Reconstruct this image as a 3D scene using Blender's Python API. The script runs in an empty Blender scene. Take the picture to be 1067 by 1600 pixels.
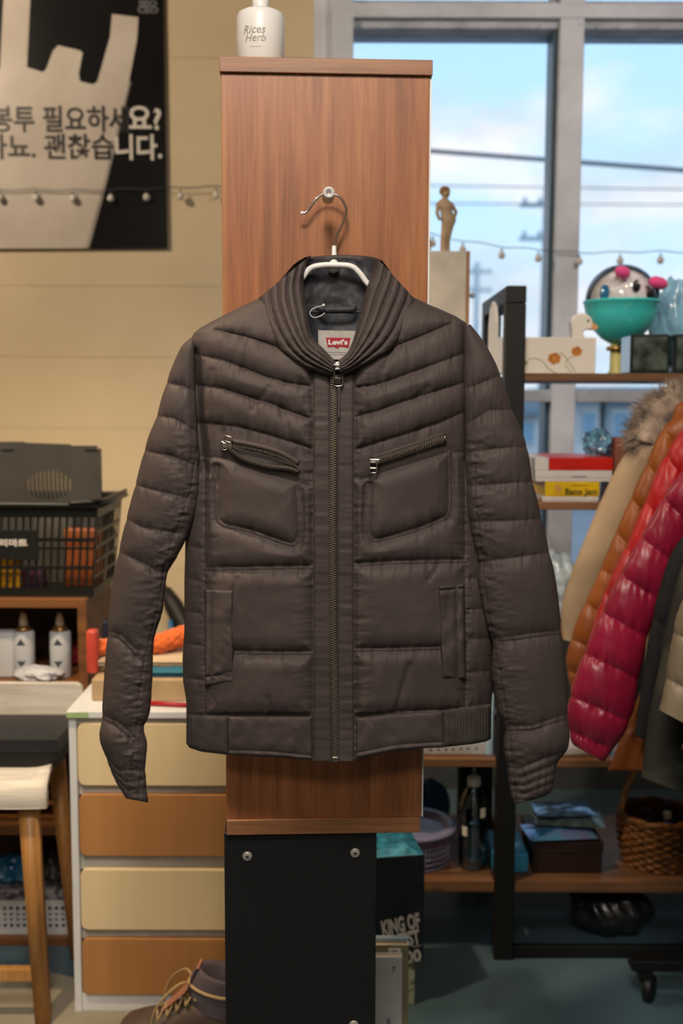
import bpy, bmesh, math, random
import numpy as np
from mathutils import Matrix, Vector
random.seed(7); rng = np.random.default_rng(7)
S = bpy.context.scene
COL = S.collection

# ------------------------------------------------------------------ camera
F = 1700.0                                   # focal length in pixels of the 1067x1600 frame
EYE = np.array([0.0, 0.0, 1.35])
PITCH, ROLL = math.radians(5.81), 0.0038
RM = Matrix.Rotation(math.pi/2 - PITCH, 3, 'X') @ Matrix.Rotation(ROLL, 3, 'Z')
RN = np.array(RM)
cam_d = bpy.data.cameras.new('camera'); cam = bpy.data.objects.new('camera', cam_d); COL.objects.link(cam)
cam.matrix_world = Matrix.Translation(Vector(EYE)) @ RM.to_4x4()
cam_d.sensor_fit = 'VERTICAL'; cam_d.sensor_height = 36.0; cam_d.sensor_width = 24.0
cam_d.lens = F/1600*36.0
cam_d.dof.use_dof = True; cam_d.dof.focus_distance = 1.54; cam_d.dof.aperture_fstop = 3.8
cam_d.clip_start = 0.05; cam_d.clip_end = 400
S.camera = cam
S.view_settings.view_transform = 'Standard'; S.view_settings.look = 'None'
S.view_settings.gamma = 1.0; S.view_settings.use_curve_mapping = False
S.view_settings.exposure = 0.0

# ------------------------------------------------------------------ sky
def lin(h):
    h = h.lstrip('#'); v = [int(h[i:i+2], 16)/255 for i in (0, 2, 4)]
    return tuple((c/12.92 if c <= .04045 else ((c+.055)/1.055)**2.4) for c in v) + (1.0,)
W = bpy.data.worlds.new('sky'); S.world = W; W.use_nodes = True
nt = W.node_tree; nt.nodes.clear(); N = nt.nodes.new; Lk = nt.links.new
tc = N('ShaderNodeTexCoord'); sep = N('ShaderNodeSeparateXYZ'); Lk(tc.outputs['Generated'], sep.inputs[0])
ramp = N('ShaderNodeValToRGB'); Lk(sep.outputs['Z'], ramp.inputs[0])
ramp.color_ramp.elements[0].position = 0.0; ramp.color_ramp.elements[0].color = (.66, .86, 1.0, 1)
ramp.color_ramp.elements[1].position = 0.6; ramp.color_ramp.elements[1].color = (.30, .62, 1.05, 1)
e = ramp.color_ramp.elements.new(0.22); e.color = (.50, .80, 1.08, 1)
mp = N('ShaderNodeMapping'); Lk(tc.outputs['Generated'], mp.inputs[0]); mp.inputs['Scale'].default_value = (1.0, 1.0, 2.3)
mp.inputs['Location'].default_value = (0.33, 0.1, 0.12)
nz = N('ShaderNodeTexNoise'); Lk(mp.outputs[0], nz.inputs['Vector']); nz.inputs['Scale'].default_value = 3.4
nz.inputs['Detail'].default_value = 7; nz.inputs['Roughness'].default_value = .55
cr = N('ShaderNodeValToRGB'); Lk(nz.outputs['Fac'], cr.inputs[0])
cr.color_ramp.elements[0].position = .42; cr.color_ramp.elements[0].color = (0, 0, 0, 1)
cr.color_ramp.elements[1].position = .56; cr.color_ramp.elements[1].color = (1, 1, 1, 1)
nz2 = N('ShaderNodeTexNoise'); Lk(mp.outputs[0], nz2.inputs['Vector']); nz2.inputs['Scale'].default_value = 7; nz2.inputs['Detail'].default_value = 4
ccol = N('ShaderNodeValToRGB'); Lk(nz2.outputs['Fac'], ccol.inputs[0])
ccol.color_ramp.elements[0].position = .35; ccol.color_ramp.elements[0].color = lin('#c3d8ea')
ccol.color_ramp.elements[1].position = .6; ccol.color_ramp.elements[1].color = lin('#f4f2f6')
mx = N('ShaderNodeMixRGB'); Lk(cr.outputs[0], mx.inputs[0]); Lk(ramp.outputs[0], mx.inputs[1]); Lk(ccol.outputs[0], mx.inputs[2])
bg = N('ShaderNodeBackground'); Lk(mx.outputs[0], bg.inputs[0]); bg.inputs['Strength'].default_value = 1.5
out = N('ShaderNodeOutputWorld'); Lk(bg.outputs[0], out.inputs[0])

# ------------------------------------------------------------------ lamps of the room (ceiling) and an added window fill
def area(name, loc, target, size, energy, color, sy=None):
    d = bpy.data.lights.new(name, 'AREA'); d.energy = energy; d.color = color; d.size = size
    if sy: d.shape = 'RECTANGLE'; d.size_y = sy
    o = bpy.data.objects.new(name, d); COL.objects.link(o); o.location = loc
    o.rotation_euler = (Vector(target)-Vector(loc)).to_track_quat('-Z', 'Y').to_euler(); return o
def spot(name, loc, target, energy, color, ang, blend=.3, r=.05):
    d = bpy.data.lights.new(name, 'SPOT'); d.energy = energy; d.color = color; d.spot_size = math.radians(ang)
    d.spot_blend = blend; d.shadow_soft_size = r
    o = bpy.data.objects.new(name, d); COL.objects.link(o); o.location = loc
    o.rotation_euler = (Vector(target)-Vector(loc)).to_track_quat('-Z', 'Y').to_euler(); return o
spot('track_light_column', (-0.1, 0.10, 2.90), (0.0, 1.62, 1.2), 215, (1.0, .89, .77), 72, .7, .28)
area('ceiling_light_rear', (-0.2, -1.7, 2.92), (-0.2, -1.5, 0), 1.3, 40, (1.0, .93, .85), .6)
spot('track_light_left', (-1.0, 1.45, 2.85), (-0.85, 2.4, .6), 165, (1.0, .76, .48), 80, .6, .05)
spot('track_light_wall', (-2.0, 2.3, 2.9), (-0.9, 3.7, 1.5), 125, (1.0, .82, .60), 120, .7, .12)
spot('window_fill_spot', (1.211, 1.5, 2.85), (1.0, 3.7, 2.1), 75, (1.0, .90, .82), 75, .7, .03)  # added unseen fill spot that brightens the window frames
spot('track_light_rack', (0.75, 1.2, 2.9), (0.95, 2.1, 1.3), 46, (1.0, .72, .42), 56, .7, .05)

# ------------------------------------------------------------------ pixel -> place helpers
def at(px, py, Y):
    px = np.asarray(px, float); py = np.asarray(py, float)
    v = np.stack([(px-533.5)/F, -(py-800)/F, -np.ones(np.broadcast(px, py).shape)], -1) if px.shape == py.shape else None
    if v is None:
        px, py = np.broadcast_arrays(px, py); v = np.stack([(px-533.5)/F, -(py-800)/F, -np.ones(px.shape)], -1)
    d = v @ RN.T
    t = np.asarray(Y)/d[..., 1]
    return EYE + d*t[..., None]
def rect(x0, y0, x1, y1, Y):
    a = at((x0), (y0+y1)/2, Y); b = at(x1, (y0+y1)/2, Y); c = at((x0+x1)/2, y0, Y); d = at((x0+x1)/2, y1, Y)
    return float(a[0]), float(b[0]), float(d[2]), float(c[2])      # X0 X1 Z0 Z1

# ------------------------------------------------------------------ object helpers
BASE = {}
def thing(name, label, cat, loc=(0, 0, 0), group=None, kind=None):
    o = bpy.data.objects.new(name, None); COL.objects.link(o); o.location = loc; o.empty_display_size = .05
    if label: o['label'] = label
    if cat: o['category'] = cat
    if group: o['group'] = group
    if kind: o['kind'] = kind
    BASE[o] = np.array(loc, float); return o
def tag(o, label, cat, group=None, kind=None):
    o['label'] = label; o['category'] = cat
    if group: o['group'] = group
    if kind: o['kind'] = kind
    return o
def root_of(p):
    while p.parent: p = p.parent
    return p
def mk(name, V, Fc, m, parent=None, smooth=True, loc=None, kind=None):
    """link a mesh given in world coordinates; its origin becomes the parent's or its own base"""
    V = np.asarray(V, float)
    if parent is not None: b = BASE.get(root_of(parent), np.zeros(3))
    else: b = np.array(loc if loc is not None else [(V[:, 0].min()+V[:, 0].max())/2, (V[:, 1].min()+V[:, 1].max())/2, V[:, 2].min()])
    me = bpy.data.meshes.new(name); me.from_pydata((V-b).tolist(), [], [tuple(int(i) for i in f) for f in Fc]); me.update()
    if smooth: me.shade_smooth()
    if m is not None: me.materials.append(m)
    o = bpy.data.objects.new(name, me); COL.objects.link(o)
    if parent is not None: o.parent = parent
    else: o.location = b; BASE[o] = b
    if kind: o['kind'] = kind
    return o
def from_bm(name, bm, m, parent=None, smooth=False, kind=None):
    bm.normal_update(); bm.verts.index_update()
    V = [tuple(v.co) for v in bm.verts]; Fc = [[v.index for v in f.verts] for f in bm.faces]; bm.free()
    return mk(name, V, Fc, m, parent, smooth, kind=kind)
def bm_box(bm, x0, x1, y0, y1, z0, z1, bev=0.0, seg=2):
    r = bmesh.ops.create_cube(bm, size=1.0); vs = r['verts']
    for v in vs:
        v.co = Vector(((x0+x1)/2+v.co.x*(x1-x0), (y0+y1)/2+v.co.y*(y1-y0), (z0+z1)/2+v.co.z*(z1-z0)))
    if bev > 0:
        es = list({e for v in vs for e in v.link_edges})
        bmesh.ops.bevel(bm, geom=es, offset=bev, segments=seg, affect='EDGES', profile=.5)
def box(name, x0, x1, y0, y1, z0, z1, m, parent=None, bev=.002, seg=2, rotz=0, kind=None):
    bm = bmesh.new(); bm_box(bm, x0, x1, y0, y1, z0, z1, bev, seg)
    if rotz:
        bmesh.ops.rotate(bm, verts=bm.verts, cent=((x0+x1)/2, (y0+y1)/2, z0), matrix=Matrix.Rotation(rotz, 3, 'Z'))
    return from_bm(name, bm, m, parent, bev > .004, kind)
def boxes(name, lst, m, parent=None, bev=0, kind=None):
    bm = bmesh.new()
    for b in lst: bm_box(bm, *b, bev, 1)
    return from_bm(name, bm, m, parent, False, kind)
def prism(name, poly, y0, y1, m, parent=None, bev=0, smooth=False):
    """poly: (x,z) outline extruded from y0 (front) to y1"""
    bm = bmesh.new(); vs = [bm.verts.new((x, y0, z)) for x, z in poly]; f = bm.faces.new(vs)
    r = bmesh.ops.extrude_face_region(bm, geom=[f]); nv = [v for v in r['geom'] if isinstance(v, bmesh.types.BMVert)]
    for v in nv: v.co.y = y1
    bmesh.ops.recalc_face_normals(bm, faces=bm.faces)
    if bev:
        es = [e for e in bm.edges if abs(e.verts[0].co.y-e.verts[1].co.y) < 1e-7]
        bmesh.ops.bevel(bm, geom=es, offset=bev, segments=2, affect='EDGES', profile=.5)
    return from_bm(name, bm, m, parent, smooth)
def pxpoly(pts, Y):
    return [tuple(at(x, y, Y)[[0, 2]]) for x, y in pts]
def lathe(name, prof, c, m, parent=None, n=32, sx=1, sy=1, kind=None, dent=None):
    V = []; Fc = []
    k = len(prof)
    for j in range(n):
        a = 2*math.pi*j/n
        for r, z in prof:
            V.append((c[0]+r*sx*math.cos(a), c[1]+r*sy*math.sin(a), c[2]+z))
    for j in range(n):
        for i in range(k-1):
            Fc.append((j*k+i, ((j+1) % n)*k+i, ((j+1) % n)*k+i+1, j*k+i+1))
    if prof[0][0] > 1e-6: Fc.append([j*k for j in range(n)][::-1])
    if prof[-1][0] > 1e-6 and dent is None: Fc.append([j*k+k-1 for j in range(n)])
    return mk(name, V, Fc, m, parent, True, kind=kind)
def spline(pts, n=8):
    P = [np.array(p, float) for p in pts]; outp = []
    for i in range(len(P)-1):
        p0 = P[max(i-1, 0)]; p1 = P[i]; p2 = P[i+1]; p3 = P[min(i+2, len(P)-1)]
        for t in np.linspace(0, 1, n, endpoint=False):
            outp.append(.5*((2*p1)+(-p0+p2)*t+(2*p0-5*p1+4*p2-p3)*t*t+(-p0+3*p1-3*p2+p3)*t**3))
    outp.append(P[-1]); return np.array(outp)
def wire_vf(P, r, n=8, closed=False):
    P = np.asarray(P, float); k = len(P); V = []; Fc = []
    rr = np.full(k, r) if np.isscalar(r) else np.asarray(r)
    up = None
    for i in range(k):
        if closed: t = P[(i+1) % k]-P[i-1]
        else: t = P[min(i+1, k-1)]-P[max(i-1, 0)]
        t = t/(np.linalg.norm(t)+1e-12)
        if up is None:
            a = np.array([0, 0, 1.]) if abs(t[2]) < .9 else np.array([1., 0, 0])
            up = np.cross(t, a)
        up = up-t*np.dot(up, t); up /= np.linalg.norm(up)+1e-12
        s = np.cross(t, up)
        for j in range(n):
            a = 2*math.pi*j/n; V.append(P[i]+rr[i]*(math.cos(a)*up+math.sin(a)*s))
    for i in range(k if closed else k-1):
        i2 = (i+1) % k
        for j in range(n):
            Fc.append((i*n+j, i*n+(j+1) % n, i2*n+(j+1) % n, i2*n+j))
    if not closed:
        Fc.append(list(range(n))[::-1]); Fc.append([(k-1)*n+j for j in range(n)])
    return V, Fc
def wire(name, P, r, m, parent=None, n=8, closed=False, kind=None):
    V, Fc = wire_vf(P, r, n, closed); return mk(name, V, Fc, m, parent, True, kind=kind)
def merge(lst):
    V = []; Fc = []
    for v, f in lst:
        o = len(V); V += [tuple(x) for x in v]; Fc += [[i+o for i in q] for q in f]
    return V, Fc
def ball(name, c, r, m, parent=None, sx=1, sy=1, sz=1, n=16):
    prof = [(r*math.sin(a), -r*sz*math.cos(a)) for a in np.linspace(0, math.pi, n)]
    prof[0] = (0, -r*sz); prof[-1] = (0, r*sz)
    return lathe(name, prof, c, m, parent, 24, sx, sy)
def text_vf(s, size, bold=0.0, align='CENTER', shear=0, sx=1.0, ex=.0004, spacing=1.0, line=1.0):
    cu = bpy.data.curves.new('t', 'FONT'); cu.body = s; cu.size = size; cu.align_x = align; cu.align_y = 'CENTER'
    cu.offset = bold; cu.extrude = ex; cu.shear = shear; cu.resolution_u = 3; cu.space_character = spacing; cu.space_line = line
    o = bpy.data.objects.new('t', cu); COL.objects.link(o)
    dg = bpy.context.evaluated_depsgraph_get(); me = bpy.data.meshes.new_from_object(o.evaluated_get(dg))
    V = np.array([v.co[:] for v in me.vertices]); Fc = [list(p.vertices) for p in me.polygons]
    bpy.data.objects.remove(o); bpy.data.curves.remove(cu); bpy.data.meshes.remove(me)
    V[:, 0] *= sx
    return V, Fc
def text(name, s, px, py, Y, hpx, m, parent, bold=0.0, align='CENTER', sx=1.0, shear=0, roty=0, yaw=0, wpx=None, spacing=1.0, line=1.0):
    """lettering on a plane that faces the camera side, hpx = cap size in photo pixels at depth Y"""
    u = Y/F
    V, Fc = text_vf(s, hpx*u/.72, bold*u, align, shear, sx, spacing=spacing, line=line)
    if wpx:
        w = V[:, 0].max()-V[:, 0].min(); c0 = (V[:, 0].max()+V[:, 0].min())/2 if align == 'CENTER' else V[:, 0].min()
        V[:, 0] = (V[:, 0]-c0)*(wpx*u/w)
    c, s_ = math.cos(roty), math.sin(roty); x = V[:, 0]*c-V[:, 1]*s_; z = V[:, 0]*s_+V[:, 1]*c; y = -V[:, 2]
    p = at(px, py, Y)
    cy, sy_ = math.cos(yaw), math.sin(yaw)
    Wd = np.stack([p[0]+x*cy-y*sy_, p[1]+x*sy_+y*cy, p[2]+z], -1)
    return mk(name, Wd, Fc, m, parent, False)
def empty_at_floor(V): return V

# ------------------------------------------------------------------ materials
def M(name, col, rough=.5, metal=0., var=.12, scale=12, bump=0., bscale=120, stretch=(1, 1, 1), col2=None, lo=.35, hi=.65,
      spec=.5, trans=0., coat=0., sheen=0., alpha=1., emit=None, detail=4, ior=1.45, subs=0.):
    m = bpy.data.materials.new(name); m.use_nodes = True; t = m.node_tree; b = t.nodes['Principled BSDF']
    n = t.nodes.new; l = t.links.new
    c = lin(col) if isinstance(col, str) else tuple(col)+(1.,)
    c2 = lin(col2) if col2 else tuple(max(0, x*(1-var*2)) for x in c[:3])+(1.,)
    tcn = n('ShaderNodeTexCoord'); mpn = n('ShaderNodeMapping'); l(tcn.outputs['Object'], mpn.inputs[0]); mpn.inputs['Scale'].default_value = stretch
    nn = n('ShaderNodeTexNoise'); l(mpn.outputs[0], nn.inputs['Vector']); nn.inputs['Scale'].default_value = scale; nn.inputs['Detail'].default_value = detail
    r = n('ShaderNodeValToRGB'); l(nn.outputs['Fac'], r.inputs[0])
    r.color_ramp.elements[0].position = lo; r.color_ramp.elements[0].color = c2
    r.color_ramp.elements[1].position = hi; r.color_ramp.elements[1].color = c
    l(r.outputs[0], b.inputs['Base Color'])
    b.inputs['Roughness'].default_value = rough; b.inputs['Metallic'].default_value = metal
    b.inputs['Specular IOR Level'].default_value = spec; b.inputs['Transmission Weight'].default_value = trans
    b.inputs['Coat Weight'].default_value = coat; b.inputs['Sheen Weight'].default_value = sheen; b.inputs['IOR'].default_value = ior
    b.inputs['Alpha'].default_value = alpha
    if subs: b.inputs['Subsurface Weight'].default_value = subs; b.inputs['Subsurface Radius'].default_value = (.01, .008, .006)
    if emit: b.inputs['Emission Color'].default_value = c; b.inputs['Emission Strength'].default_value = emit
    if bump:
        bn = n('ShaderNodeTexNoise'); l(mpn.outputs[0], bn.inputs['Vector']); bn.inputs['Scale'].default_value = bscale; bn.inputs['Detail'].default_value = 3
        bp = n('ShaderNodeBump'); l(bn.outputs['Fac'], bp.inputs['Height']); bp.inputs['Strength'].default_value = bump; bp.inputs['Distance'].default_value = .002
        l(bp.outputs[0], b.inputs['Normal'])
    return m
def wood(name, c1, c2, c3, axis='Z', rough=.45, scale=1.0, coat=.0):
    """long grain running along the axis"""
    m = bpy.data.materials.new(name); m.use_nodes = True; t = m.node_tree; b = t.nodes['Principled BSDF']; n = t.nodes.new; l = t.links.new
    tcn = n('ShaderNodeTexCoord'); mpn = n('ShaderNodeMapping'); l(tcn.outputs['Object'], mpn.inputs[0])
    s = {'X': (.6, 14, 14), 'Y': (14, .6, 14), 'Z': (14, 14, .6)}[axis]; mpn.inputs['Scale'].default_value = tuple(v*scale for v in s)
    a = n('ShaderNodeTexNoise'); l(mpn.outputs[0], a.inputs['Vector']); a.inputs['Scale'].default_value = 2.2; a.inputs['Detail'].default_value = 5; a.inputs['Distortion'].default_value = .6
    r = n('ShaderNodeValToRGB'); l(a.outputs['Fac'], r.inputs[0])
    r.color_ramp.elements[0].position = .3; r.color_ramp.elements[0].color = lin(c1)
    r.color_ramp.elements[1].position = .72; r.color_ramp.elements[1].color = lin(c3)
    e2 = r.color_ramp.elements.new(.5); e2.color = lin(c2)
    mp2 = n('ShaderNodeMapping'); l(tcn.outputs['Object'], mp2.inputs[0]); mp2.inputs['Scale'].default_value = tuple(v*scale*9 for v in s)
    f = n('ShaderNodeTexNoise'); l(mp2.outputs[0], f.inputs['Vector']); f.inputs['Scale'].default_value = 2; f.inputs['Detail'].default_value = 3
    fr = n('ShaderNodeValToRGB'); l(f.outputs['Fac'], fr.inputs[0]); fr.color_ramp.elements[0].position = .3; fr.color_ramp.elements[0].color = (.62, .6, .58, 1)
    fr.color_ramp.elements[1].position = .6; fr.color_ramp.elements[1].color = (1, 1, 1, 1)
    mu = n('ShaderNodeMixRGB'); mu.blend_type = 'MULTIPLY'; mu.inputs[0].default_value = .7; l(r.outputs[0], mu.inputs[1]); l(fr.outputs[0], mu.inputs[2])
    l(mu.outputs[0], b.inputs['Base Color']); b.inputs['Roughness'].default_value = rough; b.inputs['Coat Weight'].default_value = coat
    bp = n('ShaderNodeBump'); l(f.outputs['Fac'], bp.inputs['Height']); bp.inputs['Strength'].default_value = .12; bp.inputs['Distance'].default_value = .001; l(bp.outputs[0], b.inputs['Normal'])
    return m
def glassy(name, col='#ffffff', tint=.94, refl=.12, rough=.02):
    """thin clear sheet: mostly see-through with a Fresnel reflection"""
    m = bpy.data.materials.new(name); m.use_nodes = True; t = m.node_tree; t.nodes.clear(); n = t.nodes.new; l = t.links.new
    c = lin(col); tr = n('ShaderNodeBsdfTransparent'); tr.inputs[0].default_value = tuple(x*tint for x in c[:3])+(1,)
    g = n('ShaderNodeBsdfGlossy'); g.inputs['Roughness'].default_value = rough
    fz = n('ShaderNodeFresnel'); fz.inputs[0].default_value = 1.45
    ma = n('ShaderNodeMath'); ma.operation = 'ADD'; l(fz.outputs[0], ma.inputs[0]); ma.inputs[1].default_value = refl*.3; ma.use_clamp = True
    mi = n('ShaderNodeMixShader'); l(ma.outputs[0], mi.inputs[0]); l(tr.outputs[0], mi.inputs[1]); l(g.outputs[0], mi.inputs[2])
    o = n('ShaderNodeOutputMaterial'); l(mi.outputs[0], o.inputs[0]); return m

m_walnut = wood('walnut_laminate', '#774628', '#9e623a', '#b27749', 'Z', .42)
m_walnut_h = wood('walnut_edge', '#7b5233', '#966643', '#a6784f', 'X', .45)
m_shelfwood = wood('shelf_wood', '#5e412c', '#7c583c', '#8e6848', 'X', .5)
m_cubby = wood('cubby_wood', '#5c371c', '#7a4d29', '#8c5c33', 'X', .5)
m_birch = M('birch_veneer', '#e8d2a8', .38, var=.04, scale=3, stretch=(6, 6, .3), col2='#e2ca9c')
m_front_darker = M('veneer_darker', '#b98450', .38, var=.05, scale=3, stretch=(6, 6, .3), col2='#ac7845')  # darker tone used on the second and fourth drawer fronts
m_oak = wood('oak_leg', '#9a6a38', '#b88549', '#c79558', 'Z', .45)
m_whitewash = wood('whitewashed_ply', '#c9c2b8', '#d8d1c6', '#e2dcd2', 'X', .5)
m_black = M('black_melamine', '#111112', .55, var=.1)
m_steel_black = M('black_steel', '#0e0f11', .5, var=.1)
m_white = M('white_paint', '#dfe1e2', .42, var=.04)
m_whitepl = M('white_plastic', '#e9e7e4', .35, var=.03, subs=.15)
m_grey = M('grey_rail', '#b5b2ac', .5, var=.08)
m_alu = M('aluminium', '#d9dde8', .45, .0, var=.12, scale=6, bump=.05, bscale=60)
m_alu2 = M('aluminium_dull', '#bcc1cc', .5, .0, var=.15, scale=9)
m_chrome = M('chrome', '#d8d8d8', .14, 1.0, var=.03)
m_wall = M('cream_wall', '#d5c2a2', .62, var=.05, scale=2.2, col2='#c9b696', bump=.06, bscale=90)
m_paint = M('room_paint', '#b7a88c', .7, var=.05)
m_ceil = M('ceiling_paint', '#a79c8c', .8, var=.05)
m_glass = glassy('window_glass')
m_cardbox = M('cardboard', '#b99d78', .7, var=.1)
m_poster_bk = M('poster_black', '#131317', .22, var=.25, scale=3, bump=.04, bscale=8, coat=.3)
m_poster_wh = M('poster_bag_print', '#cfc6bd', .26, var=.05, scale=4, col2='#bdb1a8', coat=.3, bump=.04, bscale=8)
m_ink = M('black_ink', '#1b1512', .4, var=.02)
m_inkw = M('white_ink', '#dcd6cf', .4, var=.02)
m_inkg = M('grey_ink', '#6a6a72', .4, var=.02)

# ================================================================== THE SETTING
XL, XR, YB, YF, ZC = -2.3, 3.2, 3.70, -2.8, 3.0
def struct(o): o['kind'] = 'structure'; return o
m_floor = M('floor_paint', '#516874', .34, var=.2, scale=1.6, col2='#3e525d', bump=.15, bscale=14, detail=6)
m_floor_bare = M('floor_bare_concrete', '#a39a88', .5, var=.15, scale=2.5, bump=.2, bscale=20)
struct(box('floor', XL, XR, YF, YB+.2, -.12, 0, m_floor, bev=0))
struct(box('ceiling', XL, XR, YF, YB+.2, ZC, ZC+.1, m_ceil, bev=0))
struct(box('wall_left', XL-.1, XL, YF, YB+.2, 0, ZC, m_paint, bev=0))
struct(box('wall_right', XR, XR+.1, YF, YB+.2, 0, ZC, m_paint, bev=0))
struct(box('wall_rear', XL, XR, YF-.1, YF, 0, ZC, m_paint, bev=0))
# worn patch of bare concrete round the chair
bare = []
for a in np.linspace(0, 2*math.pi, 48, endpoint=False):
    r = 1+.22*math.sin(3*a+1)+.12*math.sin(7*a)+.06*math.sin(13*a)
    bare.append((-1.45+.83*r*math.cos(a), 2.15+.55*r*math.sin(a), .0012))
o = mk('floor_patch', bare, [list(range(48))], m_floor_bare, None, False); struct(o)

# back wall: cream sandwich panels with shallow horizontal joints, window to the right
xw = float(at(490, 100, YB)[0])
wall = thing('wall_back', None, None, (0, YB, 0), kind='structure')
box('wall_core', XL, xw, YB+.02, YB+.2, 0, ZC, m_paint, wall, 0)
zs = [0]+[float(at(200, y, YB)[2]) for y in (1080, 890, 669, 558, 447, 292, 90)]+[ZC]
zs = sorted(zs)
for i in range(len(zs)-1):
    box('panel', XL, xw, YB, YB+.02, zs[i]+.0004, zs[i+1]-.0004, m_wall, wall, .0006, 1)
zsill = float(at(900, 940, YB)[2])
box('sill_wall', xw, XR, YB, YB+.2, 0, zsill, M('dark_wall', '#4d5358', .7), wall, .003)
zhead = float(at(700, 47, YB)[2])

win = thing('window_1', None, None, (xw, YB, zsill), kind='structure')
def wrect(n, x0, y0, x1, y1, dy0, dy1, m=m_alu, par=win):
    X0, X1, Z0, Z1 = rect(x0, y0, x1, y1, YB); return box(n, X0, X1, YB+dy0, YB+dy1, Z0, Z1, m, par, .003)
X0 = xw; ztop = ZC
def vbar(n, p0, p1, z0, z1, dy0, dy1, m=m_alu):
    a = float(at(p0, 300, YB)[0]); b = float(at(p1, 300, YB)[0]); return box(n, a, b, YB+dy0, YB+dy1, z0, z1, m, win, .003)
vbar('jamb', 490, 519, zsill, ZC, -.01, .16); vbar('jamb', 519, 551, zsill, ZC, -.05, .12, m_alu)
zh = lambda y: float(at(800, y, YB)[2])
for y0, y1, d0, m in ((-160, -140, -.02, m_alu), (4, 14, -.02, m_alu2), (14, 37, -.056, m_alu), (37, 50, -.03, m_alu2)):
    box('header_rail', float(at(551, 20, YB)[0]), XR, YB+d0, YB+.12, zh(y1), zh(y0), m, win, .003)
for i in range(16):
    a = at(565+i*31, 37.5+.06*i, YB-.052); ball('rivet', a, .0035, m_alu2, win, n=6)
vbar('mullion', 865, 902, zsill, ZC-.001, -.052, .122)
vbar('mullion_gasket', 858, 866, zsill, ZC, -.01, .10, M('blue_gasket', '#38556b', .4))
vbar('mullion', 1330, 1370, zsill, ZC-.001, -.052, .122)
box('transom', float(at(551, 20, YB)[0]), XR, YB-.045, YB+.12, zh(628), zh(609), m_alu2, win, .003)
box('window_sill', float(at(490, 20, YB)[0]), XR, YB-.06, YB+.2, zsill, zsill+.03, m_alu, win, .004)
for a, b in ((551, 862), (902, 1330), (1370, 1700)):
    xa, xb = float(at(a, 300, YB)[0]), float(at(b, 300, YB)[0])
    for za, zb in ((zsill+.03, zh(628)), (zh(609), zh(50)), (zh(4), zh(-140))):
        box('pane', xa, xb, YB+.05, YB+.056, za, zb, m_glass, win, 0)

# ================================================================== OUTSIDE THE WINDOW
m_street = M('asphalt', '#8c949b', .8, var=.1, scale=.5)
struct(box('street_ground', -40, 60, YB+.3, 90, -.35, -.15, m_street, bev=0))
m_bw = M('far_white_wall', '#d5dee2', .7, var=.06, scale=.6)
m_bb = M('far_blue_wall', '#5f9cc2', .6, var=.08, scale=.6)
m_bg = M('far_grey_wall', '#9fb4c0', .7, var=.06, scale=.6)
m_bwin = M('far_window_glass', '#7fb3d3', .15, var=.15, scale=.8)
m_broof = M('far_roof', '#7a95a5', .5, var=.1)
def building(label, x0, x1, Y, ztop_, m, base_m, cols, rows, gap=.5):
    t = thing('building', label, 'building', ((x0+x1)/2, Y, -.15), 'low buildings across the street')
    box('wall', x0, x1, Y, Y+4, -.15, ztop_, m, t, .01)
    box('wall_base', x0-.02, x1+.02, Y-.04, Y+.1, -.15, .55, base_m, t, .01)
    box('roof', x0-.04, x1+.04, Y-.3, Y+4.1, ztop_, ztop_+.22, m_broof, t, .02)
    w = (x1-x0)/cols; h = (ztop_-.55)/rows
    for i in range(cols):
        for j in range(rows):
            a = x0+i*w; z = .6+j*h
            f = box('window', a+w*.18, a+w*.82, Y-.05, Y+.05, z+h*.2, z+h*.82, m_bw, t, .01)
            box('pane', a+w*.24, a+w*.76, Y-.07, Y-.03, z+h*.27, z+h*.75, m_bwin, f, 0)
def bx(px): return float(at(px, 620, 16)[0])
building('white low house with pale blue base seen left of the mullion', bx(700), bx(845), 16, 1.15, m_bw, m_bb, 3, 1)
building('narrow white building just right of the window mullion', bx(868), bx(938), 16, 1.35, m_bw, m_bw, 2, 1)
building('grey blue flat-roofed building behind the fur hood', bx(948), bx(1130), 16, 1.35, m_bg, m_bb, 4, 1)
building('pale low house seen right of the wooden column', bx(560), bx(690), 16, 1.0, m_bw, m_bg, 3, 1)
m_pole_hazed = M('concrete_pole_hazed', '#b4c9d6', .7, var=.05)  # aerial haze is put into this pale bluish pole colour
def pole(label, px, pyt, Y):
    b = at(px, 620, Y); top = at(px, pyt, Y)
    t = thing('utility_pole', label, 'pole', (b[0], Y, -.15), 'utility poles')
    wire('post', [(b[0], Y, -.15), (b[0], Y, top[2])], [.13, .09], m_pole_hazed, t, 10)
    for k in (.35, 1.0):
        box('crossarm', b[0]-.55, b[0]+.55, Y-.05, Y+.05, top[2]-k-.04, top[2]-k+.04, m_pole_hazed, t, .01)
        for s in (-.45, -.15, .2, .45): lathe('insulator', [(.04, 0), (.05, .05), (.03, .09), (.0, .14)], (b[0]+s, Y, top[2]-k+.04), m_pole_hazed, t, 8)
pole('concrete utility pole beside the window mullion', 849, 292, 22)
pole('distant slim utility pole left of the mullion', 742, 410, 40)
m_cable = M('cable', '#37566b', .6)
for i, (ya, yb, r, lab) in enumerate(((236, 266, .028, 'thick dark overhead cable crossing the sky'), (290, 296, .008, 'thin upper overhead wire just below the thick cable'), (318, 320, .008, 'thin lower overhead wire above the bulb string'))):
    P = []
    for s in np.linspace(0, 1, 24):
        x_ = -900+s*2900; p = at(x_, ya+(yb-ya)*(x_-674)/393+16*((x_-870)/700)**2*0, 14); P.append(p)
    tag(wire('overhead_cable', P, r, m_cable, None, 6), lab, 'cable', 'overhead cables')

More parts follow.
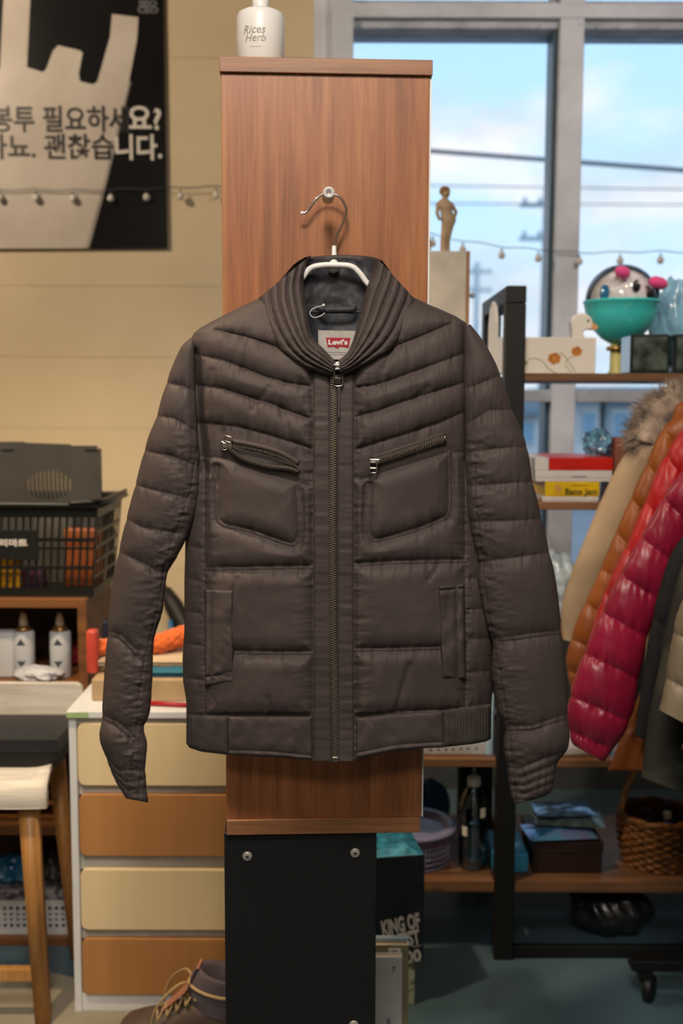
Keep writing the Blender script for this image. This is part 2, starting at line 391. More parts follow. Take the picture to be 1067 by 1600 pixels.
# ================================================================== THE COLUMN THE JACKET HANGS ON
YC = 1.645; YAW = math.radians(2.6)
colm = thing('display_column', 'walnut-faced shop column with a black lower half, holding up the jacket', 'column', (0, YC, 0))
def yaw_obj(o, rot=YAW, about=None):
    """turn a part about the vertical through the column's face centre"""
    return o
X0, X1, Z0, Z1 = rect(350, 117, 672, 1278, YC)
X1b = X1-.006
ZT = float(at(510, 93, YC)[2])
pl = []
box('wood_panel', X0, X1b, YC, YC+.018, Z0, Z1, m_walnut, colm, .0008, 1)
box('edge_strip', X1b, X1b+.0025, YC+.001, YC+.018, Z0, Z1, m_whitepl, colm, 0)
box('column_core', X0+.004, X1b-.004, YC+.018, YC+.30, Z0, Z1, m_walnut, colm, .001)
box('top_board', X0-.0018, X1b+.003, YC-.006, YC+.305, Z1, ZT, m_walnut_h, colm, .0008, 1)
zb = float(at(505, 1301, YC)[2])
box('bottom_board', X0+.001, X1b-.002, YC-.004, YC+.305, zb, Z0, m_walnut_h, colm, .0008, 1)
xb0 = float(at(352, 1420, YC+.006)[0]); xb1 = float(at(588, 1420, YC+.006)[0])
box('black_base', xb0, xb1, YC+.006, YC+.28, 0, zb, m_black, colm, .001, 1)
m_screw = M('screw_cap', '#b3aca4', .4, .3)
for px, py in ((387, 1335), (555, 1333), (387, 1604), (553, 1602)):
    c = at(px, py, YC+.005); V = []
    o = lathe('screw', [(.0078, 0), (.0078, .0012), (.0060, .0026), (.0, .0028)], (0, 0, 0), m_screw, None, 24)
    me = o.data; me.transform(Matrix.Translation(Vector(c)-Vector(BASE[colm])) @ Matrix.Rotation(math.pi/2, 4, 'X')); o.location = (0, 0, 0); o.parent = colm
    bm = bmesh.new()
    bm_box(bm, c[0]-.0028, c[0]+.0028, c[1]-.0034, c[1]-.0026, c[2]-.0007, c[2]+.0007)
    bm_box(bm, c[0]-.0007, c[0]+.0007, c[1]-.0034, c[1]-.0026, c[2]-.0028, c[2]+.0028)
    bmesh.ops.rotate(bm, verts=bm.verts, cent=c, matrix=Matrix.Rotation(.3, 3, 'Y'))
    from_bm('screw_slot', bm, m_ink, o)
# the peg the hanger hangs on
c = at(510, 310, YC-.045)
PEG = c.copy()
o = lathe('peg', [(.0085, -.045), (.0085, -.003), (.0080, -.001), (.0062, 0.0), (.0040, .0), (.0040, -.006), (0, -.006)], (0, 0, 0), M('peg_plastic', '#d8d4cf', .35), None, 28)
o.data.transform(Matrix.Translation(Vector(c)-Vector(BASE[colm])) @ Matrix.Rotation(math.pi/2, 4, 'X')); o.location = (0, 0, 0); o.parent = colm
ball('peg_screw', (c[0], c[1]+.005, c[2]), .0037, M('dark_screw', '#1e2a30', .3, .6), o, 1, .5, 1, 8)
colm.rotation_euler = (0, 0, YAW)

# pump bottle on top
bc = at(407, 88, YC+.065); R = .0345
btl = thing('pump_bottle', 'white round cosmetic bottle with handwritten lettering on top of the column', 'bottle', (bc[0], YC+.065, ZT))
R = .0358
prof = [(0, 0), (R-.004, 0), (R, .003), (R, .078), (R-.0025, .0845), (R-.008, .0875), (.012, .0885), (.012, .092)]
lathe('bottle_body', prof, (bc[0], YC+.065, ZT), m_whitepl, btl, 40)
lathe('collar', [(.011, .0), (.0125, .002), (.0125, .018), (.009, .021), (0, .021)], (bc[0], YC+.065, ZT+.0875), m_whitepl, btl, 24)
wire('pump_stem', [(bc[0]+.003, YC+.065, ZT+.10), (bc[0]+.003, YC+.065, ZT+.15)], .0035, m_whitepl, btl)
box('pump_head', bc[0]-.03, bc[0]+.014, YC+.057, YC+.073, ZT+.148, ZT+.158, m_whitepl, btl, .003)
def wrap_text(name, s, dx, z, size, m, par, c, R, bold=0, shear=0):
    V, Fc = text_vf(s, size, bold, 'CENTER', shear, ex=.0002)
    a = (V[:, 0]+dx)/R; Wd = np.stack([c[0]+(R+.0003+V[:, 2])*np.sin(a), c[1]-(R+.0003+V[:, 2])*np.cos(a), z+V[:, 1]], -1)
    return mk(name, Wd, Fc, m, par, False)
m_inkpen = M('pen_ink', '#a39a92', .5)
BC = (bc[0], YC+.065, ZT)
wrap_text('lettering', 'Rices', -.008, ZT+.052, .0165, m_inkpen, btl, BC, R, 0, .25)
wrap_text('lettering', 'Herb', -.006, ZT+.040, .0155, m_inkpen, btl, BC, R, 0, .25)
wrap_text('lettering', '-----------', -.005, ZT+.028, .005, m_inkpen, btl, BC, R, 0, 0)

# hanger
YH = PEG[1]+.022
hg = thing('coat_hanger', 'white plastic coat hanger with a chrome hook on the column peg', 'hanger', tuple(at(522, 430, YH)))
hk = spline([(472, 333), (478, 332), (486, 322), (495, 310), (506, 303), (520, 303), (532, 309), (540, 324), (540, 336), (534, 352), (526, 370), (522, 388)], 6)
wire('hook', at(hk[:, 0], hk[:, 1], YH), .0019, m_chrome, hg, 10)
ball('hook_tip', at(472, 333, YH), .0028, m_whitepl, hg, n=8)
YHB = 1.60
nk = [at(522, 384, YH), at(522, 395, YH), at(522, 408, YH-.003), at(521, 418, YHB-.01)]
wire('neck', nk, [.0030, .0036, .0048, .0085], m_whitepl, hg, 14)
ar = spline([(345, 520), (400, 486), (450, 455), (470, 437), (484, 420), (500, 415), (521, 414), (548, 416), (562, 427), (577, 446), (610, 472), (660, 500), (700, 525)], 6)
wire('arms', at(ar[:, 0], ar[:, 1], np.interp(ar[:, 0], [345, 440, 470, 577, 610, 700], [1.60, 1.60, 1.588, 1.588, 1.60, 1.60])), .0042, m_whitepl, hg, 12)

# ================================================================== THE QUILTED JACKET
def pl_dist(X, Y, segs):
    """distance of every (X,Y) to a set of polylines"""
    d = np.full(X.shape, 1e9)
    for p in segs:
        for (ax, ay), (bx_, by_) in zip(p[:-1], p[1:]):
            vx, vy = bx_-ax, by_-ay; L2 = vx*vx+vy*vy+1e-9
            t = np.clip(((X-ax)*vx+(Y-ay)*vy)/L2, 0, 1)
            d = np.minimum(d, np.hypot(X-ax-t*vx, Y-ay-t*vy))
    return d
_tab = rng.random((256, 256))
def vnoise(x, y):
    xi = np.floor(x).astype(int); yi = np.floor(y).astype(int); fx = x-xi; fy = y-yi
    fx = fx*fx*(3-2*fx); fy = fy*fy*(3-2*fy); g = lambda a, b: _tab[a % 256, b % 256]
    return (g(xi, yi)*(1-fx)*(1-fy)+g(xi+1, yi)*fx*(1-fy)+g(xi, yi+1)*(1-fx)*fy+g(xi+1, yi+1)*fx*fy)-.5
def fbm(x, y): return vnoise(x, y)+.5*vnoise(2.1*x+9, 2.1*y+3)+.25*vnoise(4.3*x+5, 4.3*y+17)
def inside(X, Y, poly):
    r = np.zeros(X.shape, bool); n = len(poly)
    for i in range(n):
        x0, y0 = poly[i]; x1, y1 = poly[(i+1) % n]
        c = ((y0 > Y) != (y1 > Y)) & (X < (x1-x0)*(Y-y0)/(y1-y0+1e-12)+x0); r ^= c
    return r
def puffh(d, w): 
    q = np.clip(d/w, 0, 1); return (1-(1-q)**2)**.62
def resample(pts, n, smooth=True):
    P = spline(pts, 10) if smooth else np.array(pts, float)
    s = np.r_[0, np.cumsum(np.hypot(*np.diff(P, axis=0).T))]; t = np.linspace(0, s[-1], n)
    return np.stack([np.interp(t, s, P[:, 0]), np.interp(t, s, P[:, 1])], -1)
def grid_faces(nr, nc, closed=False, flip=False):
    i, j = np.meshgrid(np.arange(nr-1), np.arange(nc if closed else nc-1), indexing='ij')
    j2 = (j+1) % nc; a = i*nc+j; b = i*nc+j2; c = (i+1)*nc+j2; d = (i+1)*nc+j
    f = np.stack([a, d, c, b] if not flip else [a, b, c, d], -1).reshape(-1, 4); return f

m_nylon = M('taupe_nylon', '#4d4442', .60, var=.07, scale=9, col2='#453c3a', bump=.14, bscale=420, spec=.26)
m_nylon_in = M('dark_lining', '#2a2b31', .6, var=.1, scale=30, sheen=.1)
m_navy = M('navy_lining', '#141c28', .5, var=.15, scale=30)
m_rib = M('charcoal_rib_knit', '#4a4442', .85, var=.12, scale=60, bump=.3, bscale=900, spec=.2)
m_brass = M('antique_brass', '#a89c8e', .34, .8, var=.12, scale=300)
m_tape = M('zip_tape', '#2e2724', .75, var=.1, scale=80)
m_silver = M('dull_silver', '#b6aea4', .28, 1.0, var=.08, scale=200)
YJ = 1.590                                    # middle plane of the jacket
U = YJ/F                                      # metres per photo pixel there

def sleeve(name, Lp, Rp, seams, pipes, m, parent, Yc, depth=.62, A=9, w=26, nr=300, na=120, vseam=(), wr=2.2, seed=0, side=+1, scal=.42):
    L = resample(Lp, nr); R = resample(Rp, nr)
    c = (L+R)/2; h = (R-L)/2; hw = np.hypot(h[:, 0], h[:, 1])[:, None]
    ph = np.linspace(0, 2*math.pi, na, endpoint=False)[None, :]
    cs, sn = np.cos(ph), np.sin(ph)
    X = c[:, :1]+h[:, :1]*cs; Yp = c[:, 1:]+h[:, 1:]*cs
    dh = pl_dist(X, Yp, seams) if len(seams) else np.full(X.shape, 99.)
    dp = pl_dist(X, Yp, pipes) if len(pipes) else np.full(X.shape, 99.)
    dv = pl_dist(X, Yp, vseam) if len(vseam) else np.full(X.shape, 99.)
    H = A*puffh(np.minimum(dh, np.maximum(dp-3.5, 0)), w)
    H += 3.0*np.exp(-(dp/2.6)**2)
    # gathers: fine folds running away from the stitch lines, and creases round the inner seam
    wr1 = fbm(X*.16+seed, Yp*.03+seed); H += wr*1.5*wr1*np.exp(-np.minimum(dh, dp)/14)
    H += 2.6*wr*fbm(X*.06+seed*3, Yp*.15+seed)*np.exp(-dv/17)*(1-.4*np.exp(-dh/6))
    H -= 1.6*np.exp(-(dv/1.8)**2)
    H += 2.2*fbm(X*.018+seed, Yp*.018+seed*2)
    X = X+h[:, :1]/hw*(H-A*.55)*cs*scal; Yp2 = Yp+h[:, 1:]/hw*(H-A*.55)*cs*scal
    D = (hw*depth)*sn+H*sn
    P = at(X, Yp2, Yc-D*Yc/F)
    V = P.reshape(-1, 3); Fc = grid_faces(nr, na, True).tolist()
    # close the two ends with an inward pocket
    for r0, sgn in ((0, 1), (nr-1, -1)):
        ring = [r0*na+j for j in range(na)]; Fc.append(ring if sgn > 0 else ring[::-1])
    return mk(name, V, Fc, m, parent, True)

hem = at(522, 1188, YJ)
jk = thing('jacket', 'taupe quilted zip-up jacket with chest pockets hanging on the walnut column', 'jacket', tuple(hem))

# ---- body: one closed shell, front puffed between the stitched seams
Lpts = np.array([(466, 404), (470, 396), (475, 384), (487, 360), (500, 335), (512, 313), (520, 303), (532, 297), (550, 294), (611, 292), (655, 292), (716, 293), (770, 292), (800, 291), (830, 290), (909, 288), (982, 288), (1030, 285), (1067, 286), (1106, 291), (1165, 291), (1192, 294)], float)
Rpts = np.array([(466, 650), (475, 668), (484, 690), (494, 712), (504, 728), (520, 734), (596, 740), (655, 743), (718, 744), (760, 746), (830, 750), (880, 758), (930, 766), (980, 769), (1079, 770), (1113, 768), (1155, 767), (1192, 765)], float)
def ybot(x): return np.interp(x, [290, 296, 314, 355, 392, 440, 500, 521, 535, 612, 660, 694, 739, 760, 767], [1160, 1168, 1174, 1179, 1180.5, 1183, 1188, 1190, 1189, 1173, 1168, 1167, 1162, 1158, 1154])
sm = []                                        # quilting seams (photo pixels)
sm += [[(336, 515), (385, 526), (421, 538), (440, 546)], [(300, 553), (346, 562), (385, 577), (416, 589), (451, 599), (487, 604)],
       [(307, 602), (346, 607), (390, 621), (426, 632), (458, 645), (487, 655)], [(312, 660), (370, 666), (416, 678), (487, 700)]]
sm += [[(703, 506), (656, 526), (625, 538), (606, 547)], [(731, 550), (678, 570), (647, 581), (612, 594), (586, 602), (554, 606)],
       [(732, 596), (690, 609), (642, 624), (588, 643), (554, 652)], [(732, 640), (688, 660), (630, 679), (554, 702)]]
sidesm = [[(280, y), (320, y+6)] for y in (852, 903, 954, 1004, 1058)] + [[(726, y), (775, y-3)] for y in (905, 953, 1000, 1051)]
flap = [[(312, 714), (350, 717), (406, 739), (455, 752), (487, 761)], [(554, 755), (584, 744), (699, 708), (732, 708)]]
vert = [[(487, 582), (488, 1190)], [(554, 582), (555, 1190)], [(320, 720), (320, 1118)], [(726, 700), (727, 1112)]]
pipe = [[(322, 890), (410, 888), (488, 887)], [(554, 883), (626, 879), (727, 877)], [(366, 1020), (430, 1021), (490, 1021)], [(554, 1016), (626, 1015), (688, 1013)]]
frameL = spline([(338, 730), (339, 805), (344, 816), (353, 822), (392, 831), (448, 850), (460, 850), (467, 841), (470, 819), (466, 756)], 5)
frameR = spline([(575, 757), (573, 826), (579, 840), (590, 845), (642, 831), (694, 811), (702, 800), (704, 780), (703, 706)], 5)
pipe += [[tuple(p) for p in frameL], [tuple(p) for p in frameR]]
hems = [[(286, 1117), (355, 1118), (487, 1119)], [(555, 1121), (621, 1112), (694, 1109), (770, 1099)]]
def zoneA(X, Y):
    A = np.full(X.shape, 12.5)
    A = np.where((X > 487) & (X < 555), 3.0, A)
    inl = (Y > np.interp(X, [312, 370, 416, 487], [660, 666, 678, 700])) & (Y < np.interp(X, [312, 350, 406, 487], [714, 717, 739, 761])) & (X < 487)
    inr = (Y > np.interp(X, [554, 630, 688, 732], [702, 679, 660, 640])) & (Y < np.interp(X, [554, 584, 699, 732], [755, 744, 708, 708])) & (X > 554)
    A = np.where(inl | inr, 4.5, A)
    A = np.where((X < 320) & (Y > 720), 9, A); A = np.where((X > 726) & (Y > 700), 9, A)
    A = np.where(Y > 1114, 3, A); return A
Tn = lambda y: np.interp(y, [466, 490, 530, 600, 700, 1100, 1190], [22, 30, 44, 58, 64, 62, 58])
def hbody(X, Y):
    d1 = pl_dist(X, Y, sm+sidesm+hems); dfl = pl_dist(X, Y, flap); dv = pl_dist(X, Y, vert); dp = pl_dist(X, Y, pipe)
    d = np.minimum(np.minimum(d1, dfl), np.minimum(dv, np.maximum(dp-3.2, 0)))
    A = zoneA(X, Y); H = A*puffh(d, 25)
    H += 3.2*np.exp(-(dp/2.6)**2)
    H += 5.0*fbm(X*.13+2, Y*.028)*np.exp(-np.minimum(d1, dp)/14)
    H += 4.2*fbm(X*.03+8, Y*.15)*np.exp(-dv/13)
    H += 2.8*fbm(X*.02+3, Y*.016+4)
    H -= 24*np.exp(-(pl_dist(X, Y, [[(302, 552), (306, 600), (311, 660), (318, 735)]])/8.0)**2)
    H -= 18*np.exp(-(pl_dist(X, Y, [[(729, 512), (731, 600), (731, 720)]])/6.0)**2)
    # a few long soft creases across the panels
    for ax, ay, bx_, by_, amp in ((418, 1092, 424, 1128, 3), (640, 1040, 618, 1112, 4), (450, 735, 468, 700, 2), (388, 535, 380, 575, 3), (395, 640, 420, 605, 2.5), (612, 545, 600, 575, 3), (668, 605, 640, 632, 2.5), (330, 580, 322, 640, 3.5), (440, 640, 455, 690, 2.5), (670, 905, 684, 885, 3), (370, 905, 362, 930, 3), (500, 880, 488, 905, 2)):
        H -= amp*np.exp(-(pl_dist(X, Y, [[(ax, ay), (bx_, by_)]])/5.0)**2)
    return H
def base_depth(X, Y):
    xl = np.interp(Y, Lpts[:, 0], Lpts[:, 1]); xr = np.interp(Y, Rpts[:, 0], Rpts[:, 1])
    c = np.clip(np.abs(2*(X-xl)/(xr-xl)-1), 0, 1)
    return Tn(Y)*np.sqrt(np.maximum(1-c**2.5, 0))
def front(X, Y, off=0.0):
    """place on the jacket's front face"""
    X = np.asarray(X, float); Y = np.asarray(Y, float)
    return at(X, Y, YJ-(base_depth(X, Y)+off)*U)
nrow = 430
ys = np.r_[np.linspace(466, 540, 90, endpoint=False), np.linspace(540, 1191, nrow-90)]
xl = np.interp(ys, Lpts[:, 0], Lpts[:, 1]); xr = np.interp(ys, Rpts[:, 0], Rpts[:, 1])
nf, nb = 300, 60
s = np.linspace(0, 1, nf); s = s-.35*np.sin(2*math.pi*s)/(2*math.pi)
X = xl[:, None]+(xr-xl)[:, None]*s[None, :]; Yg = np.repeat(ys[:, None], nf, 1)
yb_ = ybot(X); Yg = np.where(Yg > 1060, 1060+(Yg-1060)*(yb_-1060)/(1191-1060), Yg)
H = hbody(X, Yg); c = np.abs(2*s-1)[None, :]; fall = np.sqrt(np.maximum(1-c**6, 0))
Df = base_depth(X, Yg)+H*fall
Pf = at(X, Yg, YJ-Df*U)
sb = np.linspace(1, 0, nb+2)[1:-1]; Xb = xl[:, None]+(xr-xl)[:, None]*sb[None, :]; Yb = np.repeat(ys[:, None], nb, 1)
Yb = np.where(Yb > 1060, 1060+(Yb-1060)*(ybot(Xb)-1060)/131, Yb)
cb = np.abs(2*sb-1)[None, :]; Db = -24*np.sqrt(np.maximum(1-cb**4, 0))
Pb = at(Xb, Yb, YJ-Db*U*np.ones_like(Xb))
P = np.concatenate([Pf, Pb], 1); nc = nf+nb
fc = grid_faces(nrow, nc, True)
openp = [(470, 380), (472, 440), (478, 492), (484, 526), (504, 546), (521, 566), (530, 566), (546, 554), (560, 512), (566, 484), (577, 445), (590, 400)]
openp = [(455, 380), (450, 470), (462, 520), (484, 552), (515, 574), (536, 574), (560, 553), (585, 520), (600, 470), (605, 380)]
cx = X[:-1, :-1].ravel(); cy = Yg[:-1, :-1].ravel()
ii = fc[:, 0] // nc; jj = fc[:, 0] % nc
fr = jj < nf-1
xx = np.where(fr, X[ii, np.minimum(jj, nf-1)], 0); yy = np.where(fr, Yg[ii, np.minimum(jj, nf-1)], 0)
keep = ~(fr & inside(xx, yy, openp))
mk('body_shell', P.reshape(-1, 3), fc[keep].tolist(), m_nylon, jk)

# ---- collar: padded channels on both sides of the opening, then the inside of the back neck
def collar_side(name, I, O, dI, dO, mirror):
    n, k = 110, 84
    I = resample(I, n); O = resample(O, n); u = np.linspace(0, 1, n)[:, None]; v = np.linspace(0, 1, k)[None, :]
    X = O[:, :1]*(1-v)+I[:, :1]*v; Y = O[:, 1:]*(1-v)+I[:, 1:]*v
    chn = 5; q = (v*chn) % 1.0
    H = 9.0*(1-np.abs(2*q-1)**2.4)**.7*np.ones_like(X)*(1-.45*u**3)
    H = H + 2.0*fbm(X*.05+3, Y*.12)*(.4+u) + 1.5*fbm(X*.12, Y*.04+8)*(.3+u)
    D = (np.interp(u, np.linspace(0, 1, len(dO)), dO)*(1-v)+np.interp(u, np.linspace(0, 1, len(dI)), dI)*v)+24*np.sin(math.pi*np.clip(v*.9+.05, 0, 1))*(.75+.25*u)*(1-.35*u**4)+H
    P = at(X, Y, YJ-D*U)
    # rolled inner edge: go round and back inside
    extra = []
    sgn = 1 if not mirror else -1
    for k2, (dx, dd) in enumerate(((1.5, -3), (2.6, -8), (2.2, -16), (1, -26), (-1, -40), (-3, -52))):
        Xe = I[:, 0]+sgn*dx; De = D[:, -1]+dd; De = np.maximum(De, -20); extra.append(at(Xe, I[:, 1]-dx*.4, YJ-De*U))
    P = np.concatenate([P, np.stack(extra, 1)], 1)
    # tuck the outer edge under
    Pt = at(O[:, 0]+sgn*3, O[:, 1], YJ-(D[:, 0]-10)*U)[:, None]
    P = np.concatenate([Pt, P], 1)
    return mk(name, P.reshape(-1, 3), grid_faces(n, P.shape[1], False, flip=mirror).tolist(), m_nylon, jk)
collar_side('collar', [(483, 400), (476, 419), (472, 439), (474, 464), (478, 492), (485, 526), (504, 547), (522, 566)],
            [(404, 466), (407, 480), (416, 509), (434, 541), (455, 562), (487, 579), (519, 588)],
            [-2, 8, 20, 34, 46, 58, 64], [6, 20, 36, 50, 58, 62, 66], False)
collar_side('collar', [(590, 404), (585, 424), (577, 446), (570, 474), (562, 505), (553, 535), (545, 552), (529, 566)],
            [(650, 469), (646, 486), (629, 522), (606, 550), (572, 571), (532, 588)],
            [-2, 8, 20, 34, 46, 58, 64], [6, 20, 36, 50, 58, 62, 66], True)
# padded roll at the sides where the collar turns to the back
def loft(name, curves, m, parent, n=60, flip=False, fold=0, closed=False):
    C = [np.stack([np.interp(np.linspace(0, 1, n), np.linspace(0, 1, len(spline(c, 6))), spline(c, 6)[:, a]) for a in range(3)], -1) for c in curves]
    # columns: px, py, depth in px toward the camera
    A = np.array(C); k = 40
    t = np.linspace(0, 1, len(C)); tt = np.linspace(0, 1, k)
    G = np.stack([np.stack([np.interp(tt, t, A[:, i, a]) for i in range(n)], 1) for a in range(3)], -1)
    if fold: G[..., 2] += fold*fbm(G[..., 0]*.06+4, G[..., 1]*.05+2)
    P = at(G[..., 0], G[..., 1], YJ-G[..., 2]*U)
    return mk(name, P.reshape(-1, 3), grid_faces(k, n, False, flip).tolist(), m, parent)
# back of the collar: outer back, over the top, down the inside
loft('collar_back', [[(410, 480, -20), (530, 476, -26), (645, 482, -20)], [(425, 452, -12), (530, 430, -27), (632, 458, -12)], [(458, 414, -4), (475, 403, -16), (530, 398, -25), (585, 402, -16), (604, 416, -4)],
                     [(478, 401, 0), (492, 401, -12), (535, 399, -21), (580, 402, -12), (596, 406, 0)], [(484, 404, -2), (496, 405, -14), (535, 403, -19), (577, 406, -14), (590, 408, -2)]], m_nylon, jk, 60, True, 2.0)
loft('collar_lining', [[(482, 403, -1), (496, 405, -14), (535, 403, -19), (577, 406, -14), (592, 407, -1)], [(468, 430, 0), (490, 432, -15), (530, 432, -20), (570, 432, -15), (590, 432, 0)],
                       [(466, 465, 0), (490, 466, -14), (528, 468, -18), (562, 466, -14), (585, 465, 0)], [(466, 488, 0), (490, 488, -13), (528, 489, -18), (562, 488, -13), (582, 486, 0)]], m_nylon_in, jk, 60, False, 4.5)
loft('back_lining', [[(462, 484, 0), (490, 486, -15), (528, 487, -20), (562, 486, -15), (590, 484, 0)], [(458, 540, 6), (490, 540, -8), (528, 540, -12), (565, 540, -8), (590, 540, 6)], [(470, 600, 14), (528, 600, 2), (585, 600, 14)]], m_navy, jk, 40, False, 2.0)
lp = spline([(494, 478, -2), (505, 484, 2), (515, 483, 3), (535, 483, 3), (552, 482, 2), (558, 478, -3)], 5)
Pl = np.stack([at(lp[:, 0], lp[:, 1]-4, YJ-lp[:, 2]*U), at(lp[:, 0], lp[:, 1]-1, YJ-(lp[:, 2]+3)*U), at(lp[:, 0], lp[:, 1]+4.5, YJ-(lp[:, 2]+2.5)*U), at(lp[:, 0], lp[:, 1]+6, YJ-(lp[:, 2]-1)*U)], 0)
mk('hanging_loop', Pl.reshape(-1, 3), grid_faces(4, len(lp)).tolist(), m_nylon_in, jk)
# plastic tag loop
tg = spline([(506, 477), (498, 479), (488, 483), (484, 490), (490, 496), (500, 494), (507, 489)], 5)
wire('tag_string', at(tg[:, 0], tg[:, 1], YJ-12*U), .0006, m_whitepl, jk, 6)
ball('tag_pin', at(505.5, 477, YJ-13*U), .0022, m_whitepl, jk, n=8)
# woven brand label
YLb = YJ-10*U
lb = prism('brand_label', pxpoly([(497, 516), (557, 517), (557, 562), (498, 561)], YLb), YLb, YLb+.0015, M('label_cloth', '#b9b3ad', .7, var=.1, scale=80, bump=.2, bscale=600), jk)
m_red = M('label_red', '#a3172c', .6, var=.06, scale=80)
prism('batwing', pxpoly([(509, 527.5), (547.5, 528), (544.5, 543.5), (536, 542), (531, 541.8), (526.5, 544.8), (522, 541.8), (518, 542), (512, 543)], YLb-.0006), YLb-.0006, YLb, m_red, lb)
text('lettering', "Levi's", 528, 535, YLb-.0010, 7.6, m_inkw, lb, .45, wpx=30)
for yy in (550.5, 554):
    a, b = at(505, yy, YLb-.0003), at(553, yy, YLb-.0003); box('label_stitch', a[0], b[0], YLb-.0003, YLb, a[2]-.0003, a[2]+.0003, m_inkg, lb, 0)

# ---- sleeves
slL = [(298, 528), (282, 545), (262, 592), (245, 650), (230, 690), (212, 757), (198, 810), (186, 861), (176, 910), (171, 955), (168, 990), (164, 1045), (159, 1120), (156, 1152), (164, 1180), (180, 1220), (198, 1248)]
slR = [(304, 545), (305, 600), (308, 670), (311, 725), (309, 780), (295, 830), (278, 866), (262, 895), (257, 925), (252, 960), (240, 1000), (238, 1040), (234, 1110), (224, 1137), (229, 1160), (227, 1200), (231, 1254)]
sseam = [[(258, 598), (285, 603), (306, 612)], [(243, 650), (270, 653), (308, 674)], [(222, 704), (265, 712), (312, 730)], [(208, 757), (245, 767), (310, 782)],
         [(194, 810), (225, 825), (275, 832)], [(181, 860), (215, 876), (255, 897)]]
spipe = [[(164, 989), (187, 995), (202, 1010), (214, 1022)], [(154, 1119), (180, 1130), (200, 1147), (210, 1158)]]
cuffL = [[(160, 1178), (185, 1205), (232, 1203)], [(172, 1200), (195, 1222), (232, 1218)], [(180, 1215), (200, 1236), (234, 1232)]]
vL = [[(310, 690), (297, 770), (262, 866), (246, 950), (226, 1030), (217, 1090), (213, 1150), (206, 1200), (214, 1254)]]
sleeve('sleeve', slL, slR, sseam+cuffL, spipe, m_nylon, jk, YJ-.022, .52, 7.5, 24, 380, 180, vL, 3.0, 1, scal=.22)
srL = [(725, 508), (725, 560), (725, 606), (727, 661), (727, 712), (728, 758), (731, 805), (741, 850), (747, 881), (746, 909), (754, 950), (767, 998), (770, 1016), (768, 1049), (772, 1078), (778, 1112), (788, 1139), (787, 1165), (792, 1199), (796, 1237), (803, 1256)]
srR = [(734, 507), (755, 534), (778, 577), (800, 640), (822, 695), (832, 752), (846, 811), (852, 836), (858, 864), (865, 892), (872, 940), (877, 988), (880, 1013), (883, 1050), (885, 1080), (887, 1122), (889, 1152), (885, 1174), (870, 1194), (861, 1236), (832, 1250)]
rseam = [[(732, 606), (759, 596), (785, 586)], [(733, 661), (764, 641), (805, 641)], [(733, 707), (778, 701), (825, 698)], [(733, 760), (800, 755), (836, 753)], [(735, 816), (800, 814), (850, 810)], [(745, 879), (800, 872), (862, 863)]]
rpipe = [[(764, 1002), (800, 998), (835, 993), (880, 988)], [(785, 1140), (831, 1138), (867, 1126), (892, 1119)]]
cuffR = [[(788, 1198), (812, 1201), (849, 1186), (880, 1176)], [(790, 1213), (815, 1215), (868, 1195)], [(792, 1226), (818, 1228), (866, 1210)], [(795, 1239), (820, 1240), (864, 1224)]]
vR = [[(741, 700), (742, 780), (752, 860), (757, 920), (770, 1000), (781, 1050), (792, 1120), (800, 1200), (806, 1256)]]
sleeve('sleeve', srL, srR, rseam+cuffR, rpipe, m_nylon, jk, YJ-.022, .50, 7.5, 26, 380, 180, vR, 3.0, 5, scal=.22)
# shoulder caps that bridge body and sleeve head
# ---- placket, zip
def strip(name, x0, x1, y0, y1, off, m, wob=0, nx=6, ny=200, parent=jk, thick=3):
    xs = np.linspace(0, 1, nx); yv = np.linspace(y0, y1, ny)
    X = np.array([[np.interp(y, [y0, y1], [x0[0], x0[1]])*(1-a)+np.interp(y, [y0, y1], [x1[0], x1[1]])*a for a in xs] for y in yv]); Y = np.repeat(yv[:, None], nx, 1)
    Dp = base_depth(X, Y)+off+wob*fbm(X*.02, Y*.14)+thick*np.sqrt(np.maximum(1-np.abs(2*xs-1)[None, :]**6, 0))-thick
    P = at(X, Y, YJ-Dp*U); return mk(name, P.reshape(-1, 3), grid_faces(ny, nx).tolist(), m, parent)
strip('placket', (489, 489), (516, 519), 580, 1189, 7.5, m_nylon, 1.5, 12, 260, thick=5)
strip('placket', (526, 527), (553, 553), 586, 1189, 7.5, m_nylon, 1.5, 12, 260, thick=5)
strip('zip_tape', (512, 514), (532, 533), 578, 1188, 5.2, m_tape, 0, 6, 160, thick=0)
def teeth(name, path, off, m, parent, pitch=3.3, half=3.2, both=True, sides=(-1, 1), size=.95, depthf=None):
    P = resample(path, max(4, int(np.hypot(*np.diff(np.array(path), axis=0).T).sum()/pitch)), len(path) > 2); bm = bmesh.new()
    for i in range(len(P)):
        t = P[min(i+1, len(P)-1)]-P[max(i-1, 0)]; t = t/np.linalg.norm(t); nrm = np.array([-t[1], t[0]])
        for sd in sides:
            q = P[i]+nrm*sd*half*.5+t*(pitch*.5 if sd > 0 else 0)
            w = front(q[0], q[1], off)
            a = math.atan2(-nrm[1], nrm[0])
            r = bmesh.ops.create_cube(bm, size=1); sc = Matrix.Diagonal((half*U*1.1, 2.2*U, pitch*U*.52*size, 1))
            bmesh.ops.transform(bm, verts=r['verts'], matrix=Matrix.Translation(Vector(w)) @ Matrix.Rotation(-a, 4, 'Y') @ sc)
    return from_bm(name, bm, m, parent, False, kind='stuff')
teeth('zip_teeth', [(521.5, 588), (520.5, 700), (519.5, 850), (521, 1000), (523, 1100), (524, 1184)], 9.0, m_brass, jk, 3.7, 4.4)
